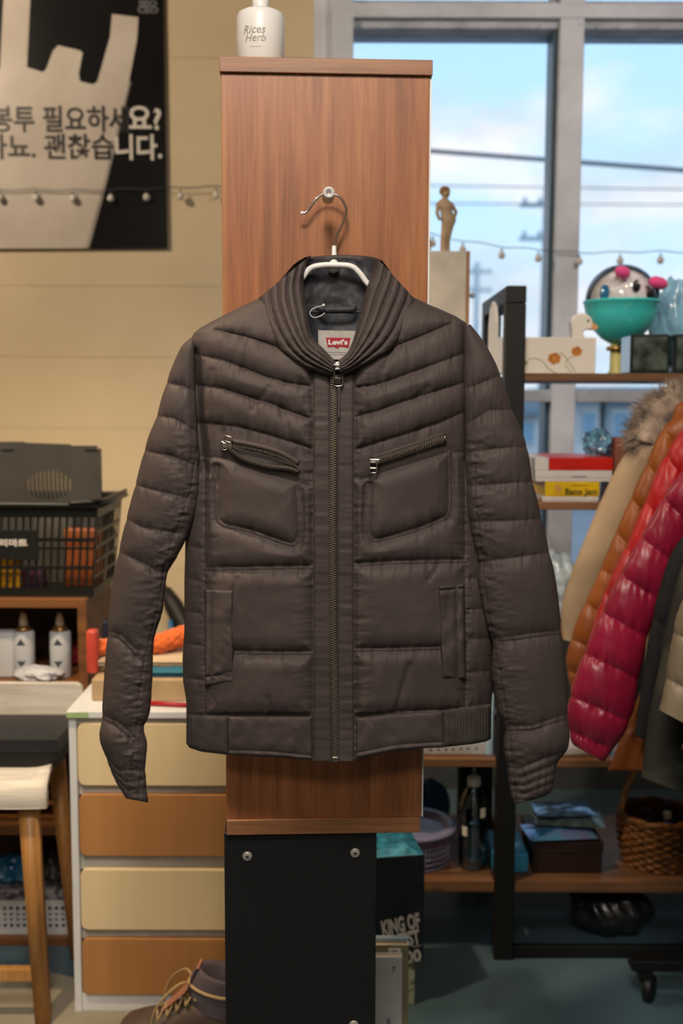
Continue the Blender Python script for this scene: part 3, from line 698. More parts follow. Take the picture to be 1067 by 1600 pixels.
def ring_px(name, pts, off, r, m, parent, closed=True, smooth=False):
    P = spline(pts+[pts[0]], 5)[:-1] if smooth else np.array(pts, float)
    if not smooth:
        Q = []
        for i in range(len(pts)): 
            a = np.array(pts[i], float); b = np.array(pts[(i+1) % len(pts)], float)
            Q += [a*(1-t)+b*t for t in (.12, .5, .88)]
        P = np.array(Q)
    d = float(base_depth(np.array([P[:, 0].mean()]), np.array([P[:, 1].mean()]))[0])+off
    return wire(name, at(P[:, 0], P[:, 1], YJ-d*U), r, m, parent, 8, closed)
sl = thing_box = None
def block_px(name, x0, y0, x1, y1, off, th, m, parent, bev=.0008):
    d = float(base_depth(np.array([(x0+x1)/2.]), np.array([(y0+y1)/2.]))[0])+off
    A, B, C, D_ = rect(x0, y0, x1, y1, YJ-d*U); return box(name, A, B, YJ-d*U-th*U, YJ-d*U, C, D_, m, parent, bev)
b = block_px('zip_slider', 523.5, 566, 531.5, 579, 11, 5, m_silver, jk)
block_px('slider_bridge', 520.5, 569, 534.5, 572, 13, 4, m_silver, b)
ring_px('zip_pull', [(523, 577), (531, 577), (535, 590), (534.5, 602), (521.5, 602), (521.5, 590)], 17, .0011, m_silver, jk, True, True)
block_px('pull_plate', 522.5, 590, 533.5, 601, 16, 2, M('pull_dark', '#3a332f', .35, .6), jk)
strip('pull_ribbon', (527, 528), (532, 531), 600, 652, 15, m_nylon, 1, 4, 20, thick=1)
block_px('zip_stop', 519, 1182, 529, 1189, 9, 4, m_silver, jk)
# ---- chest pocket zips: the left one gapes open, the right one is closed
up = [(360, 693), (406, 702), (441, 713), (466, 728)]; lo = [(360, 699), (380, 713), (416, 724), (450, 728), (464, 733)]
def lens(name, a, b, off, m):
    A = resample(a, 40); B = resample(b, 40); v = np.linspace(0, 1, 8)[None, :]
    X = A[:, :1]*(1-v)+B[:, :1]*v; Y = A[:, 1:]*(1-v)+B[:, 1:]*v
    D = base_depth(X, Y)+off-5*np.sin(math.pi*v); return mk(name, at(X, Y, YJ-D*U).reshape(-1, 3), grid_faces(40, 8, False, True).tolist(), m, jk)
lens('pocket_opening', up, lo, 8.5, M('pocket_inside', '#1a1412', .6))
def edge_tube(name, pts, off, rpx, m, parent=jk):
    P = spline(pts, 8); return wire(name, front(P[:, 0], P[:, 1], off), rpx*U, m, parent, 8)
edge_tube('pocket_lip', [(x, y-4.5) for x, y in up], 6, 4.2, m_nylon); edge_tube('pocket_lip', [(x, y+4.5) for x, y in lo], 6, 4.2, m_nylon)
teeth('pocket_zip_teeth', up, 13, m_silver, jk, 3.4, 3.6, True, (1,)); teeth('pocket_zip_teeth', lo, 13, m_silver, jk, 3.4, 3.6, True, (1,))
b = block_px('pocket_slider', 348, 691, 363, 700, 9, 5, m_silver, jk)
ring_px('pocket_pull', [(352, 680.5), (363.5, 684), (360.5, 692), (350, 688.5)], 15, .0011, m_silver, jk)
ring_px('slider_loop', [(346, 691), (353, 690), (356, 700), (350, 703), (345.5, 698)], 15, .0009, m_silver, jk, True, True)
zr = [(581, 721), (640, 702), (694, 684)]
P = resample(zr, 60)
for nm, dy in (('pocket_lip', -6), ('pocket_lip', 6)): edge_tube(nm, [(x, y+dy) for x, y in zr], 5, 3.4, m_nylon)
edge_tube('pocket_zip_tape', zr, 5, 4.5, m_tape)
teeth('pocket_zip_teeth', zr, 11.5, m_silver, jk, 3.5, 4.0)
block_px('pocket_slider', 578, 717, 593, 724, 10, 5, m_silver, jk)
ring_px('pocket_pull', [(577.5, 722), (589, 722), (588.5, 739), (576.5, 739)], 14, .0011, m_silver, jk)
ring_px('pocket_pull', [(577.5, 731), (588, 731), (588, 732), (577.5, 732)], 14, .0008, m_silver, jk)
ball('zip_stop', front(695, 684, 11), .0028, m_silver, jk, n=8)
# ---- hand pocket welts, hem band, knit ribs
def patch(name, quad, off, m, seams=(), A=4, w=9, nx=40, ny=110, wrk=2.0, ribs=0, bot=None, parent=jk, edge=5):
    (x0, y0), (x1, y1), (x2, y2), (x3, y3) = quad        # TL TR BR BL
    s = np.linspace(0, 1, nx)[None, :]; t = np.linspace(0, 1, ny)[:, None]
    X = (x0*(1-s)+x1*s)*(1-t)+(x3*(1-s)+x2*s)*t; Y = (y0*(1-s)+y1*s)*(1-t)+(y3*(1-s)+y2*s)*t
    if bot is not None: Y = (y0*(1-s)+y1*s)*(1-t)+bot(X)*t
    d = pl_dist(X, Y, seams) if len(seams) else np.full(X.shape, 99.)
    ed = np.minimum(np.minimum(s, 1-s)*abs(x1-x0), np.minimum(t, 1-t)*abs(y3-y0))
    D = base_depth(X, Y)+off+A*puffh(np.minimum(d, ed+1.5), w)-edge*np.exp(-ed/1.2)+wrk*(2.4*vnoise(X*.05+Y*.02+1, Y*.035+3)+.8*vnoise(X*.11-Y*.05, Y*.08))
    if ribs: D = D+ribs*np.sin(X*2*math.pi/4.4)
    return mk(name, at(X, Y, YJ-D*U).reshape(-1, 3), grid_faces(ny, nx).tolist(), m, parent)
patch('hand_pocket_welt', [(319, 920), (365, 921), (366, 1067), (320, 1073)], 10, m_nylon, [[(332, 915), (332, 1080)], [(319, 1058), (366, 1052)]], 5.5, 10, 60, 160, 2.4, edge=12)
patch('hand_pocket_welt', [(684, 915), (726, 911), (729, 1063), (690, 1061)], 10, m_nylon, [[(713, 905), (715, 1070)], [(684, 923), (728, 919)]], 5.5, 10, 60, 160, 2.4, edge=12)
patch('hem_band', [(356, 1119), (488, 1119), (488, 1189), (356, 1180)], 7, m_nylon, [[(356, 1172), (420, 1174), (488, 1181)]], 4, 14, 90, 60, 1.6, bot=lambda x: ybot(x)+1.0)
patch('hem_band', [(556, 1121), (693, 1110), (693, 1167), (556, 1184)], 7, m_nylon, [[(556, 1177), (620, 1164), (693, 1159)]], 4, 14, 90, 60, 1.6, bot=lambda x: ybot(x)+1.0)
patch('rib_hem', [(291, 1117), (357, 1118), (357, 1180), (291, 1164)], 5, m_rib, (), 4, 12, 140, 40, .8, .55, bot=lambda x: ybot(x)+.5)
patch('rib_hem', [(692, 1110), (768, 1100), (767, 1156), (692, 1168)], 5, m_rib, (), 4, 12, 160, 40, .8, .55, bot=lambda x: ybot(x)+.5)

# ================================================================== LEFT SIDE: POSTER, STRING LIGHTS
YP = YB-.012
po = thing('poster', 'large black poster with a white carrier bag and Korean lettering on the cream wall', 'poster', tuple(at(60, 390, YP)))
prism('sheet', pxpoly([(-190, -70), (254, -70), (262, 388), (-190, 390)], YP), YP, YP+.002, m_poster_bk, po)
bagp = [(175, 22), (216, 27), (214, 61), (202, 125), (187, 202), (159, 304), (135, 388), (-130, 389), (-150, 300), (-110, 200), (-60, 110), (0, 108), (5, 7), (6, -30), (47, -30), (47, 3), (42, 105), (67, 113), (72, 108), (83, 79), (91, 71), (125, 79), (129, 83), (123, 115), (125, 127), (145, 132), (152, 128), (172, 57)]
prism('bag_print', pxpoly(bagp, YP-.0006), YP-.0006, YP, m_poster_wh, po)
prism('bag_fold', pxpoly([(202, 127), (205, 127), (162, 304), (139, 388), (133, 388), (157, 304)], YP-.0009), YP-.0009, YP-.0006, M('bag_fold_print', '#a39b94', .3, coat=.3), po)
kt = YP-.0014
text('lettering', '봉투 필요하세', -13, 189, kt, 30, m_ink, po, .9, 'LEFT', wpx=208)
text('lettering', '요?', 199, 188, kt, 31, m_inkw, po, .9, 'LEFT', wpx=51)
text('lettering', '아뇨. 괜찮습', -24, 232, kt, 29, m_ink, po, .9, 'LEFT', wpx=196)
text('lettering', '니다.', 180, 233, kt, 29, m_inkw, po, .9, 'LEFT', wpx=71)
text('logo', 'SEO\nCEO', 231, 11, kt, 9, m_inkg, po, .6, wpx=31, line=.75)
# string lights: along the wall and across the window
m_wire = M('dark_cable', '#3d4a55', .6); m_bulb = M('small_bulb', '#d9d4cc', .2, var=.05, coat=.5)
ys_ = lambda x: np.interp(x, [-120, 0, 140, 262, 345, 480, 690, 790, 905, 1040, 1200], [297, 296, 297, 294, 291, 300, 371, 386, 395, 393, 400])
st = thing('string_lights', 'string of small round bulbs strung along the wall and across the window', 'string lights', tuple(at(700, 400, YB-.07)))
xs_ = np.linspace(-120, 1500, 150)
sy_ = lambda x: YB-np.interp(x, [430, 500], [.025, .07])
wire('cable', at(xs_, np.array([ys_(x) for x in xs_])+1.2*np.sin(xs_*.09), np.array([sy_(x) for x in xs_])), .0016, m_wire, st, 6)
for x in (-55, 0, 56, 114, 173, 229, 282, 338, 395, 450, 505, 560, 620, 676, 723, 784, 841, 905, 969, 1032, 1095):
    b = at(x, float(ys_(x))+3, float(sy_(x)))
    k = wire('socket', [b, b+np.array([0, 0, -.010])], .0028, m_wire, st, 8)
    lathe('bulb', [(0, 0), (.006, .001), (.0105, .006), (.012, .012), (.0095, .019), (.004, .025), (0, .026)], (b[0], b[1], b[2]-.034), m_bulb, st, 14)

# ================================================================== LEFT SIDE: DRAWER UNIT
YD = 2.29
A0, A1, Z0, Z1 = rect(112, 1113, 400, 1586, YD)
A1 = A0+.40; DD = .34
du = thing('drawer_unit', 'white chest of drawers with wooden fronts alternating paler and darker behind the column', 'drawers', ((A0+A1)/2, YD, 0))
t_ = .016
box('side_panel', A0, A0+t_, YD, YD+DD, 0, Z1-.012, m_white, du, .0015); box('side_panel', A1-t_, A1, YD, YD+DD, 0, Z1-.012, m_white, du, .0015)
box('top_board', A0-.003, A1+.003, YD-.008, YD+DD, Z1-.012, Z1+.004, m_white, du, .002)
box('back_panel', A0+t_, A1-t_, YD+DD-.01, YD+DD, 0, Z1-.012, m_grey, du, 0)
box('plinth', A0+t_, A1-t_, YD+.004, YD+.02, 0, float(at(200, 1562, YD)[2])+.012, m_white, du, .001)
dr = ((1130, 1227), (1241, 1337), (1358, 1452), (1466, 1553))
for k, (ya, yb) in enumerate(dr):
    za, zb_ = float(at(230, ya, YD)[2]), float(at(230, yb, YD)[2]); r = .016; x0, x1 = A0+t_+.003, A1-t_-.003
    poly = []
    for cx, cz, a0 in ((x1-r, za-r, 0), (x0+r, za-r, 90), (x0+r, zb_+r, 180), (x1-r, zb_+r, 270)):
        for a in np.linspace(0, 90, 6): poly.append((cx+r*math.cos(math.radians(a0+a)), cz+r*math.sin(math.radians(a0+a))))
    po_ = 0
    d = prism('drawer_front', poly, YD-.004-po_, YD+.012-po_, (m_birch, m_front_darker)[k % 2], du, .0015)
    zr_ = float(at(230, yb+5 if k < 3 else yb+3, YD)[2])
    boxes('drawer_box', [(A0+t_+.004, A1-t_-.004, YD+.014-po_, YD+DD-.02, zb_+.01, zb_+.016), (A0+t_+.004, A0+t_+.012, YD+.014-po_, YD+DD-.02, zb_+.01, za-.02), (A1-t_-.012, A1-t_-.004, YD+.014-po_, YD+DD-.02, zb_+.01, za-.02)], m_grey, d)
    box('rail', A0+t_, A1-t_, YD+.010, YD+.03, (float(at(230, dr[k+1][0], YD)[2])-.006 if k < 3 else zb_-.012), zb_+.004, m_grey, du, .002)
box('rail', A0+t_, A1-t_, YD+.006, YD+.03, float(at(230, 1131, YD)[2])-.004, Z1-.012, m_grey, du, .002)
gl = rect(111, 1105, 141, 1112, YD-.008)
box('price_strip', A0-.002, A0+.045, YD-.0095, YD-.008, Z1-.010, Z1+.002, M('green_print', '#a9c48a', .5), du, 0)
ZTOP = Z1+.004
# things on the drawer unit
def pz(px, py, z):
    """where the sight line through a pixel meets the level z"""
    d = np.array([(px-533.5)/F, -(py-800)/F, -1.0]) @ RN.T; t = (z-EYE[2])/d[2]; return EYE+d*t
bxx = rect(143, 1062, 345, 1104, YD+.07)
zt2 = bxx[3]
tag(box('carton', bxx[0], bxx[1], YD+.07, YD+.30, ZTOP, zt2, m_cardbox, None, .003), 'low brown cardboard carton on the white drawers, under the orange knits', 'carton')
pe = at(240, 1098, YD+.03)
tag(wire('pen', [(pe[0]-.01, YD+.035, ZTOP+.006), (pe[0]+.09, YD+.02, ZTOP+.006)], .0055, M('red_plastic', '#b3262a', .4)), 'red pen lying on the white drawer unit', 'pen')
tag(box('clip', pe[0]-.045, pe[0]-.018, YD+.015, YD+.04, ZTOP, ZTOP+.016, m_black, None, .004), 'small black clip beside the red pen', 'clip')
def cloth_stack(name, px0, px1, Y0, Y1, z, layers, m, label, cat, amp=.004, par=None):
    x0 = float(at(px0, 1050, Y0)[0]); x1 = float(at(px1, 1050, Y0)[0]); n, k = 40, 26
    parts = []
    for i in range(layers):
        s = np.linspace(0, 1, n)[None, :]; t = np.linspace(0, 1, k)[:, None]
        X = x0+(x1-x0)*s+0*t; Y = Y0+(Y1-Y0)*t+0*s; zz = z+.007*i
        e = np.minimum(np.minimum(s, 1-s)*n/4, np.minimum(t, 1-t)*k/4); e = np.clip(e, 0, 1)
        top = zz+.003+(.005+amp*(vnoise(X*30+i*7, Y*30)+.5))*np.sqrt(e); bot = np.full(X.shape, zz)
        parts.append((np.concatenate([np.stack([X, Y, top], -1).reshape(-1, 3), np.stack([X, Y, bot], -1).reshape(-1, 3)]),
                      grid_faces(k, n, False, True).tolist()+(grid_faces(k, n)+n*k).tolist()))
    V, Fc = merge(parts); return tag(mk(name, V, Fc, m), label, cat)
cloth_stack('folded_cloth', 175, 300, YD+.09, YD+.27, zt2, 2, M('teal_cloth', '#2d6f86', .7), 'folded teal cloth on the carton, below the cream cloth', 'cloth')
cloth_stack('folded_cloth', 150, 296, YD+.12, YD+.28, zt2+.017, 2, M('cream_cloth', '#cbb597', .8), 'folded cream cloth between the teal cloth and the orange knits', 'cloth', .008)
m_knit = M('orange_knit', '#f0702a', .85, var=.18, scale=90, sheen=.4)
def knit(label, pts, Y, z, rx, seed):
    """a rolled knit with lumpy stitches"""
    P = spline(pts, 10); n = 36; k = len(P); V = []
    for i in range(k):
        t = P[min(i+1, k-1)]-P[max(i-1, 0)]; t /= np.linalg.norm(t); a = np.array([0, 0, 1.]); sd = np.cross(t, a); e = math.sin(math.pi*(i+.6)/(k+.2))**.4
        for j in range(n):
            an = 2*math.pi*j/n; r = rx*e*(1+.10*math.sin(an*9+i*.0)*math.sin(i*1.1)+.12*float(vnoise(np.array(i*.4+seed), np.array(j*.35)))); q = P[i]+r*math.cos(an)*sd*1.2+r*math.sin(an)*a*.95
            q[2] = max(q[2], z); V.append(q)
    Fc = grid_faces(k, n, True).tolist()+[list(range(n)), [(k-1)*n+j for j in range(n)][::-1]]
    return tag(mk('knit_roll', V, Fc, m_knit), label, 'knitwear', 'orange knit rolls')
zk = zt2+.036
a = at(140, 1042, YD+.15); b = at(176, 1040, YD+.16); 
knit('small orange knit roll at the left end of the carton', [(a[0], YD+.15, zk+.014), ((a[0]+b[0])/2, YD+.155, zk+.017), (b[0]+.02, YD+.16, zk+.016)], 0, zk, .020, 2)
a = at(228, 1025, YD+.16); b = at(300, 1000, YD+.2)
knit('larger orange knit roll leaning beside the jacket body', [(a[0]-.01, YD+.16, zk+.018), (a[0]+.03, YD+.175, zk+.022), (b[0]-.02, YD+.2, zk+.034), (b[0]+.03, YD+.22, zk+.036)], 0, zk, .026, 9)
r_ = rect(133, 986, 151, 1058, YD+.11)
cb_ = box('plastic_case', r_[0], r_[1], YD+.115, YD+.145, zt2, r_[3], M('coral_plastic', '#d4503f', .4), None, .008, 3); tag(cb_, 'upright coral red plastic case left of the orange knit', 'case')
r_ = rect(150, 980, 178, 1024, YD+.22)
tag(box('small_box', r_[0], r_[1], YD+.285, YD+.33, ZTOP if False else zt2-.0+0.0, r_[3], M('navy_card', '#1c2036', .5), None, .003), 'dark navy box behind the sleeve cuff beside the coral case', 'box')
# black folded umbrella leaning in the corner behind
um = thing('umbrella', 'black folded umbrella with a blue strap leaning on the wall behind the carton', 'umbrella', tuple(at(285, 1060, 3.45)*np.array([1, 1, 0])))
u0 = at(258, 922, 3.5); u1 = at(330, 1020, 3.4); u1g = np.array([u1[0]+.30, 3.2, .0])
dv_ = u1g-u0
wire('canopy', [u0, u0+dv_*.06, u0+dv_*.14, u0+dv_*.45, u0+dv_*.8, u0+dv_*.9], [.02, .030, .034, .042, .03, .012], m_black, um, 14)
wire('shaft', [u0-dv_*.05, u0, u0+dv_*.999], [.012, .010, .005], m_steel_black, um, 8)
wire('strap', [u0+dv_*.12+np.array([-.03, -.02, 0]), u0+dv_*.16+np.array([-.045, -.03, -.05]), u0+dv_*.2+np.array([-.05, -.03, -.11])], .008, M('blue_strap', '#2e6d9a', .6), um, 8)

# ================================================================== LEFT SIDE: CUBBY SHELF WITH BASKET
YU = 2.58
c0, c1, zz0, zz1 = rect(-260, 934, 135, 1000, YU)
cu = thing('cubby_shelf', 'brown wooden cubby shelf under the black shopping basket', 'shelf', (c1-.3, YU, 0))
cd = .30; ct = .022; zc1 = float(at(60, 936, YU)[2])
box('top_board', c0, c1, YU, YU+cd, zc1-ct, zc1, m_cubby, cu, .0015)
box('side_panel', c1-ct, c1, YU+.001, YU+cd, 0, zc1-ct, m_cubby, cu, .0015); box('side_panel', c0, c0+ct, YU+.001, YU+cd, 0, zc1-ct, m_cubby, cu, .0015)
zsh = [float(at(60, y, YU)[2]) for y in (1068, 1292, 1466)]
for z in zsh: box('shelf_board', c0+ct, c1-ct, YU+.002, YU+cd-.01, z-ct, z, m_cubby, cu, .0015)
box('back_panel', c0+ct, c1-ct, YU+cd-.012, YU+cd-.002, .01, zc1-ct, M('cubby_back', '#3f2717', .6), cu, 0)
m_can = M('spray_can_white', '#c9ccd0', .35, var=.05); m_gold = M('gold_ring', '#b78f56', .3, .8)
m_pr = M('can_print', '#4a505a', .5)
def spray(label, px):
    b = at(px, 1060, YU+.06); r = .026*1.0; z = zsh[0]; zt = float(at(px, 986, YU+.06)[2]); h = zt-z
    t = thing('spray_can', label, 'spray can', (b[0], YU+.07, z), 'white spray cans in the cubby')
    c = (b[0], YU+.07, z)
    lathe('can_body', [(0, 0), (r-.002, 0), (r, .003), (r, h-.006), (r-.004, h)], c, m_can, t, 28)
    lathe('shoulder', [(r-.004, 0), (r-.009, .008), (.012, .012)], (c[0], c[1], z+h), m_gold, t, 24)
    lathe('cap', [(.011, 0), (.011, .014), (.008, .024), (.0075, .034), (0, .036)], (c[0], c[1], z+h+.011), M('beige_cap', '#b8a58c', .5), t, 20)
    for dz, s in ((h*.72, 1), (h*.38, -1)):
        V = []; 
        for a in np.linspace(-.42, .42, 9): V.append((c[0]+(r+.0006)*math.sin(a), c[1]-(r+.0006)*math.cos(a), z+dz))
        for a in np.linspace(-.42, .42, 9): V.append((c[0]+(r+.0006)*math.sin(a), c[1]-(r+.0006)*math.cos(a), z+dz+s*.016*(1-abs(a)/.42)+s*.0005))
        mk('print', V, grid_faces(2, 9).tolist(), m_pr, t, False)
spray('left white spray can in the cubby shelf', 37); spray('right white spray can in the cubby shelf', 94)
r_ = rect(-30, 990, 19, 1060, YU+.04)
tag(box('packet', r_[0], r_[1], YU+.05, YU+.10, zsh[0], r_[3], m_can, None, .006, 3), 'white packet at the left edge next to the spray cans', 'packet')
def crumple(name, c, rx, ry, rz, m, label, cat, amp=.25, seed=0, group=None, n=30, parent=None, fs=3.0, flat=True):
    V = []
    for i in range(n+1):
        th = math.pi*i/n
        for j in range(2*n):
            ph = math.pi*j/n; d = np.array([math.sin(th)*math.cos(ph), math.sin(th)*math.sin(ph), math.cos(th)])
            f = 1+amp*float(fbm(np.array(d[0]*fs+seed+d[2]), np.array(d[1]*fs+seed*.7-d[2]*1.3)))
            p = np.array(c)+d*np.array([rx, ry, rz])*f
            if flat: p[2] = max(p[2], c[2]-rz*.8)
            V.append(p)
    o = mk(name, V, grid_faces(n+1, 2*n, True).tolist(), m, parent)
    return tag(o, label, cat, group) if label else o
m_cloth_w = M('white_cloth', '#c9cbd0', .8)
b = at(62, 1056, YU+.03); crumple('cloth', (b[0], YU+.035, zsh[0]+.016), .055, .03, .018, m_cloth_w, 'crumpled white cloth in front of the spray cans', 'cloth', .5, 3)
b = at(112, 1060, YU+.10); crumple('cloth', (b[0], YU+.2, zsh[0]+.03), .03, .04, .03, M('red_cloth', '#8c1f22', .8), 'dark red cloth in the cubby corner behind the spray cans', 'cloth', .5, 5)
# lower cubby contents
m_wb = M('white_basket_plastic', '#cfd0d2', .4)
def lattice_wall(bm, x0, x1, y, z0, z1, nx, nz, th, bar, zb0=.2, zb1=.18):
    """front wall with square holes: rails and stiles"""
    h = z1-z0; za = z0+h*zb0; zb = z1-h*zb1
    bm_box(bm, x0, x1, y, y+th, z0, za); bm_box(bm, x0, x1, y, y+th, zb, z1)
    for i in range(nx+1):
        x = x0+(x1-x0)*i/nx; bm_box(bm, max(x0, x-bar/2), min(x1, x+bar/2), y+.0002, y+th-.0002, za, zb)
    for j in range(1, nz):
        z = za+(zb-za)*j/nz; bm_box(bm, x0, x1, y+.0004, y+th-.0004, z-bar/2, z+bar/2)
r_ = rect(-40, 1410, 112, 1462, YU+.01)
wb = thing('storage_basket', 'white perforated plastic basket on the lowest cubby shelf', 'basket', ((r_[0]+r_[1])/2, YU+.1, zsh[2]))
bm = bmesh.new(); lattice_wall(bm, r_[0], r_[1], YU+.02, zsh[2], r_[3], 15, 4, .004, .0075)
from_bm('front_wall', bm, m_wb, wb)
boxes('basket_shell', [(r_[0], r_[0]+.004, YU+.024, YU+.25, zsh[2], r_[3]), (r_[1]-.004, r_[1], YU+.024, YU+.25, zsh[2], r_[3]), (r_[0], r_[1], YU+.246, YU+.25, zsh[2], r_[3]), (r_[0], r_[1], YU+.024, YU+.25, zsh[2], zsh[2]+.003)], m_wb, wb)
r2 = rect(-30, 1388, 108, 1412, YU+.06)
tag(box('printed_box', r2[0], r2[1], YU+.05, YU+.2, zsh[2]+.003, r2[3], M('grey_print_card', '#a9a7ab', .5, var=.35, scale=50, lo=.45, hi=.55, col2='#5b5a60'), None, .003), 'grey patterned box sitting inside the white perforated basket', 'box')
b = at(20, 1365, YU+.1); crumple('plastic_bag', (b[0], YU+.12, r2[3]+.026), .06, .05, .03, M('blue_plastic', '#2a6f9c', .25, coat=.4), 'crumpled blue plastic bag on the grey patterned box', 'bag', .6, 11)
b = at(88, 1365, YU+.1); crumple('plastic_bag', (b[0], YU+.12, r2[3]+.032), .035, .05, .036, M('dark_plastic', '#3c3a3a', .4), 'dark grey bag on the patterned box beside the blue bag', 'bag', .5, 15)
# black shopping basket on top
m_bask = M('black_basket_plastic', '#1b1d1a', .4, var=.1)
bt = thing('shopping_basket', 'black plastic shopping basket with Korean lettering on the cubby shelf', 'basket', ((c0+c1)/2, YU+.15, zc1))
g0, g1, gz0, gz1 = rect(-190, 788, 152, 932, YU+.005)
gz0 = zc1; by0, by1 = YU+.01, YU+.30; xr2 = g1-.018; gb = .018
bm = bmesh.new()
# slatted front wall, leaning slightly outwards to the top
h = gz1-gz0; nx = 30
for fz0, fz1 in ((0, .10), (.30, .335), (.515, .54), (.60, .64), (.86, 1.0)): bm_box(bm, g0, g1, by0, by0+.005, gz0+h*fz0, gz0+h*fz1)
for i in range(nx+1):
    x = g0+(g1-g0)*i/nx; bm_box(bm, x-.0026, x+.0026, by0+.0004, by0+.0045, gz0, gz1)
for v in bm.verts:
    k = (v.co.z-gz0)/h; v.co.y += (1-k)*.02; v.co.x += (1-k)*(-.02 if v.co.x > (g0+g1)/2 else .02)
from_bm('front_wall', bm, m_bask, bt)
for nm, xx in (('side_wall', g1), ('side_wall', g0)):
    bm = bmesh.new(); sg = -1 if xx == g1 else 1
    for fz0, fz1 in ((0, .08), (.2, .235), (.36, .395), (.52, .555), (.68, .715), (.86, 1.0)): bm_box(bm, xx-.003, xx+.003, by0, by1, gz0+h*fz0, gz0+h*fz1)
    for i in range(9): y = by0+(by1-by0)*i/8; bm_box(bm, xx-.002, xx+.002, y-.003, y+.003, gz0, gz1)
    for v in bm.verts: k = (v.co.z-gz0)/h; v.co.x += sg*(1-k)*.02; v.co.y += (1-k)*(.02 if v.co.y < (by0+by1)/2 else -.02)
    from_bm(nm, bm, m_bask, bt)
boxes('back_wall', [(g0+.02, g1-.02, by1-.005, by1, gz0, gz1)], m_bask, bt)
boxes('bottom', [(g0+.02, g1-.02, by0+.02, by1-.01, gz0, gz0+.004)], m_bask, bt)
rim = [(g0-.012, by0-.012), (g1+.012, by0-.012), (g1+.012, by1+.006), (g0-.012, by1+.006)]
wire('rim', [(x, y, gz1) for (xa, ya), (xb_, yb_) in zip(rim, rim[1:]+rim[:1]) for x, y in ((xa*.97+xb_*.03, ya*.97+yb_*.03), (xa*.5+xb_*.5, ya*.5+yb_*.5), (xa*.03+xb_*.97, ya*.03+yb_*.97))], .0075, m_bask, bt, 8, True)
hd = spline([(g1-.06, by0-.02, gz1+.004), (g1-.0, by0-.022, gz1+.010), (g1+.012, by0+.06, gz1+.010), (g1+.016, by1-.02, gz1+.012)], 6)
wire('handle', hd, .005, m_bask, bt, 8)
pr = rect(-60, 828, 58, 875, by0-.002); box('name_plate', pr[0], pr[1], by0+.004, by0+.011, pr[2], pr[3], m_bask, bt, .001)
text('lettering', '리마트', -1, 849, by0+.0035, 9, m_inkw, bt, .5, 'LEFT', wpx=44)
# goods in the basket
m_yel = M('yellow_pack', '#e0a020', .4, var=.3, scale=40); m_ora = M('brown_pack', '#8c4a1e', .5)
for i, (px, py, m, lab) in enumerate(((10, 880, m_yel, 'yellow packet lying in the bottom of the black basket'), (40, 905, M('purple_pack', '#5a3550', .5), 'dull purple packet low in the black basket'), (125, 850, m_ora, 'brown packet standing in the right end of the black basket'), (70, 820, M('grey_pack', '#4c4a44', .6), 'dark grey packet high in the black basket'))):
    b = at(px, py, by0+.1); hh = b[2]-gz0+.03
    tag(box('packet', b[0]-.05, b[0]+.05, by0+.045+.045*i, by0+.075+.045*i, gz0+.004, gz0+.004+hh, m, None, .006, 3), lab, 'packet', 'packets in the black basket')
# grey board with a slotted oval, standing in the basket
gbY = by0+.23; q = pxpoly([(-60, 688), (150, 696), (156, 699), (159, 706), (157, 860), (-60, 860)], gbY)
bd = thing('slotted_board', 'dark grey plastic board with a slotted oval vent standing in the black basket', 'board', (q[0][0]+.2, gbY, gz0+.004))
m_bd = M('dark_grey_plastic', '#45433f', .5, var=.08)
ox, oy, orx, ory = 74, 758, 36, 23
# the board as columns with the slots left open
bm = bmesh.new(); nsl = 11; edges_ = [ox-orx+2*orx*i/nsl for i in range(nsl+1)]
def topy(x): return np.interp(x, [-60, 150, 159], [688, 696, 706])
def colbox(x0, x1, ya, yb):
    a = at(x0, ya, gbY); b = at(x1, yb, gbY); bm_box(bm, at(x0, 775, gbY)[0], at(x1, 775, gbY)[0]+.0004, gbY, gbY+.012, min(a[2], b[2]), max(a[2], b[2]))
colbox(-60, edges_[0], 690, 862); colbox(edges_[-1], 152, 696.5, 862); colbox(152, 158, 701, 862)
for i in range(nsl):
    xa, xb_ = edges_[i], edges_[i+1]; xm = (xa+xb_)/2; hh = ory*math.sqrt(max(0, 1-((xm-ox)/orx)**2)); w = (xb_-xa)*.42
    colbox(xa, xb_, topy(xm), oy-hh); colbox(xa, xb_, oy+hh, 862); colbox(xa, xb_-w, oy-hh, oy+hh)
o = from_bm('panel', bm, m_bd, bd)
box('foot', at(-50, 860, gbY)[0], at(150, 860, gbY)[0], gbY-.02, gbY+.03, gz0+.004, float(at(50, 861, gbY)[2])+.002, m_bd, bd, .002)
for px in (12, 142): a = at(px-10, 701, gbY); b = at(px+10, 705, gbY); box('grip', a[0], b[0], gbY-.002, gbY, b[2], a[2], m_black, bd, .0008)

# ================================================================== LEFT SIDE: CHAIR WITH BLACK BOX
YS = 2.22
ch = thing('chair', 'low chair with whitewashed plywood seat and oak legs in front of the cubby', 'chair', (float(at(-60, 1300, YS)[0]), YS+.2, 0))
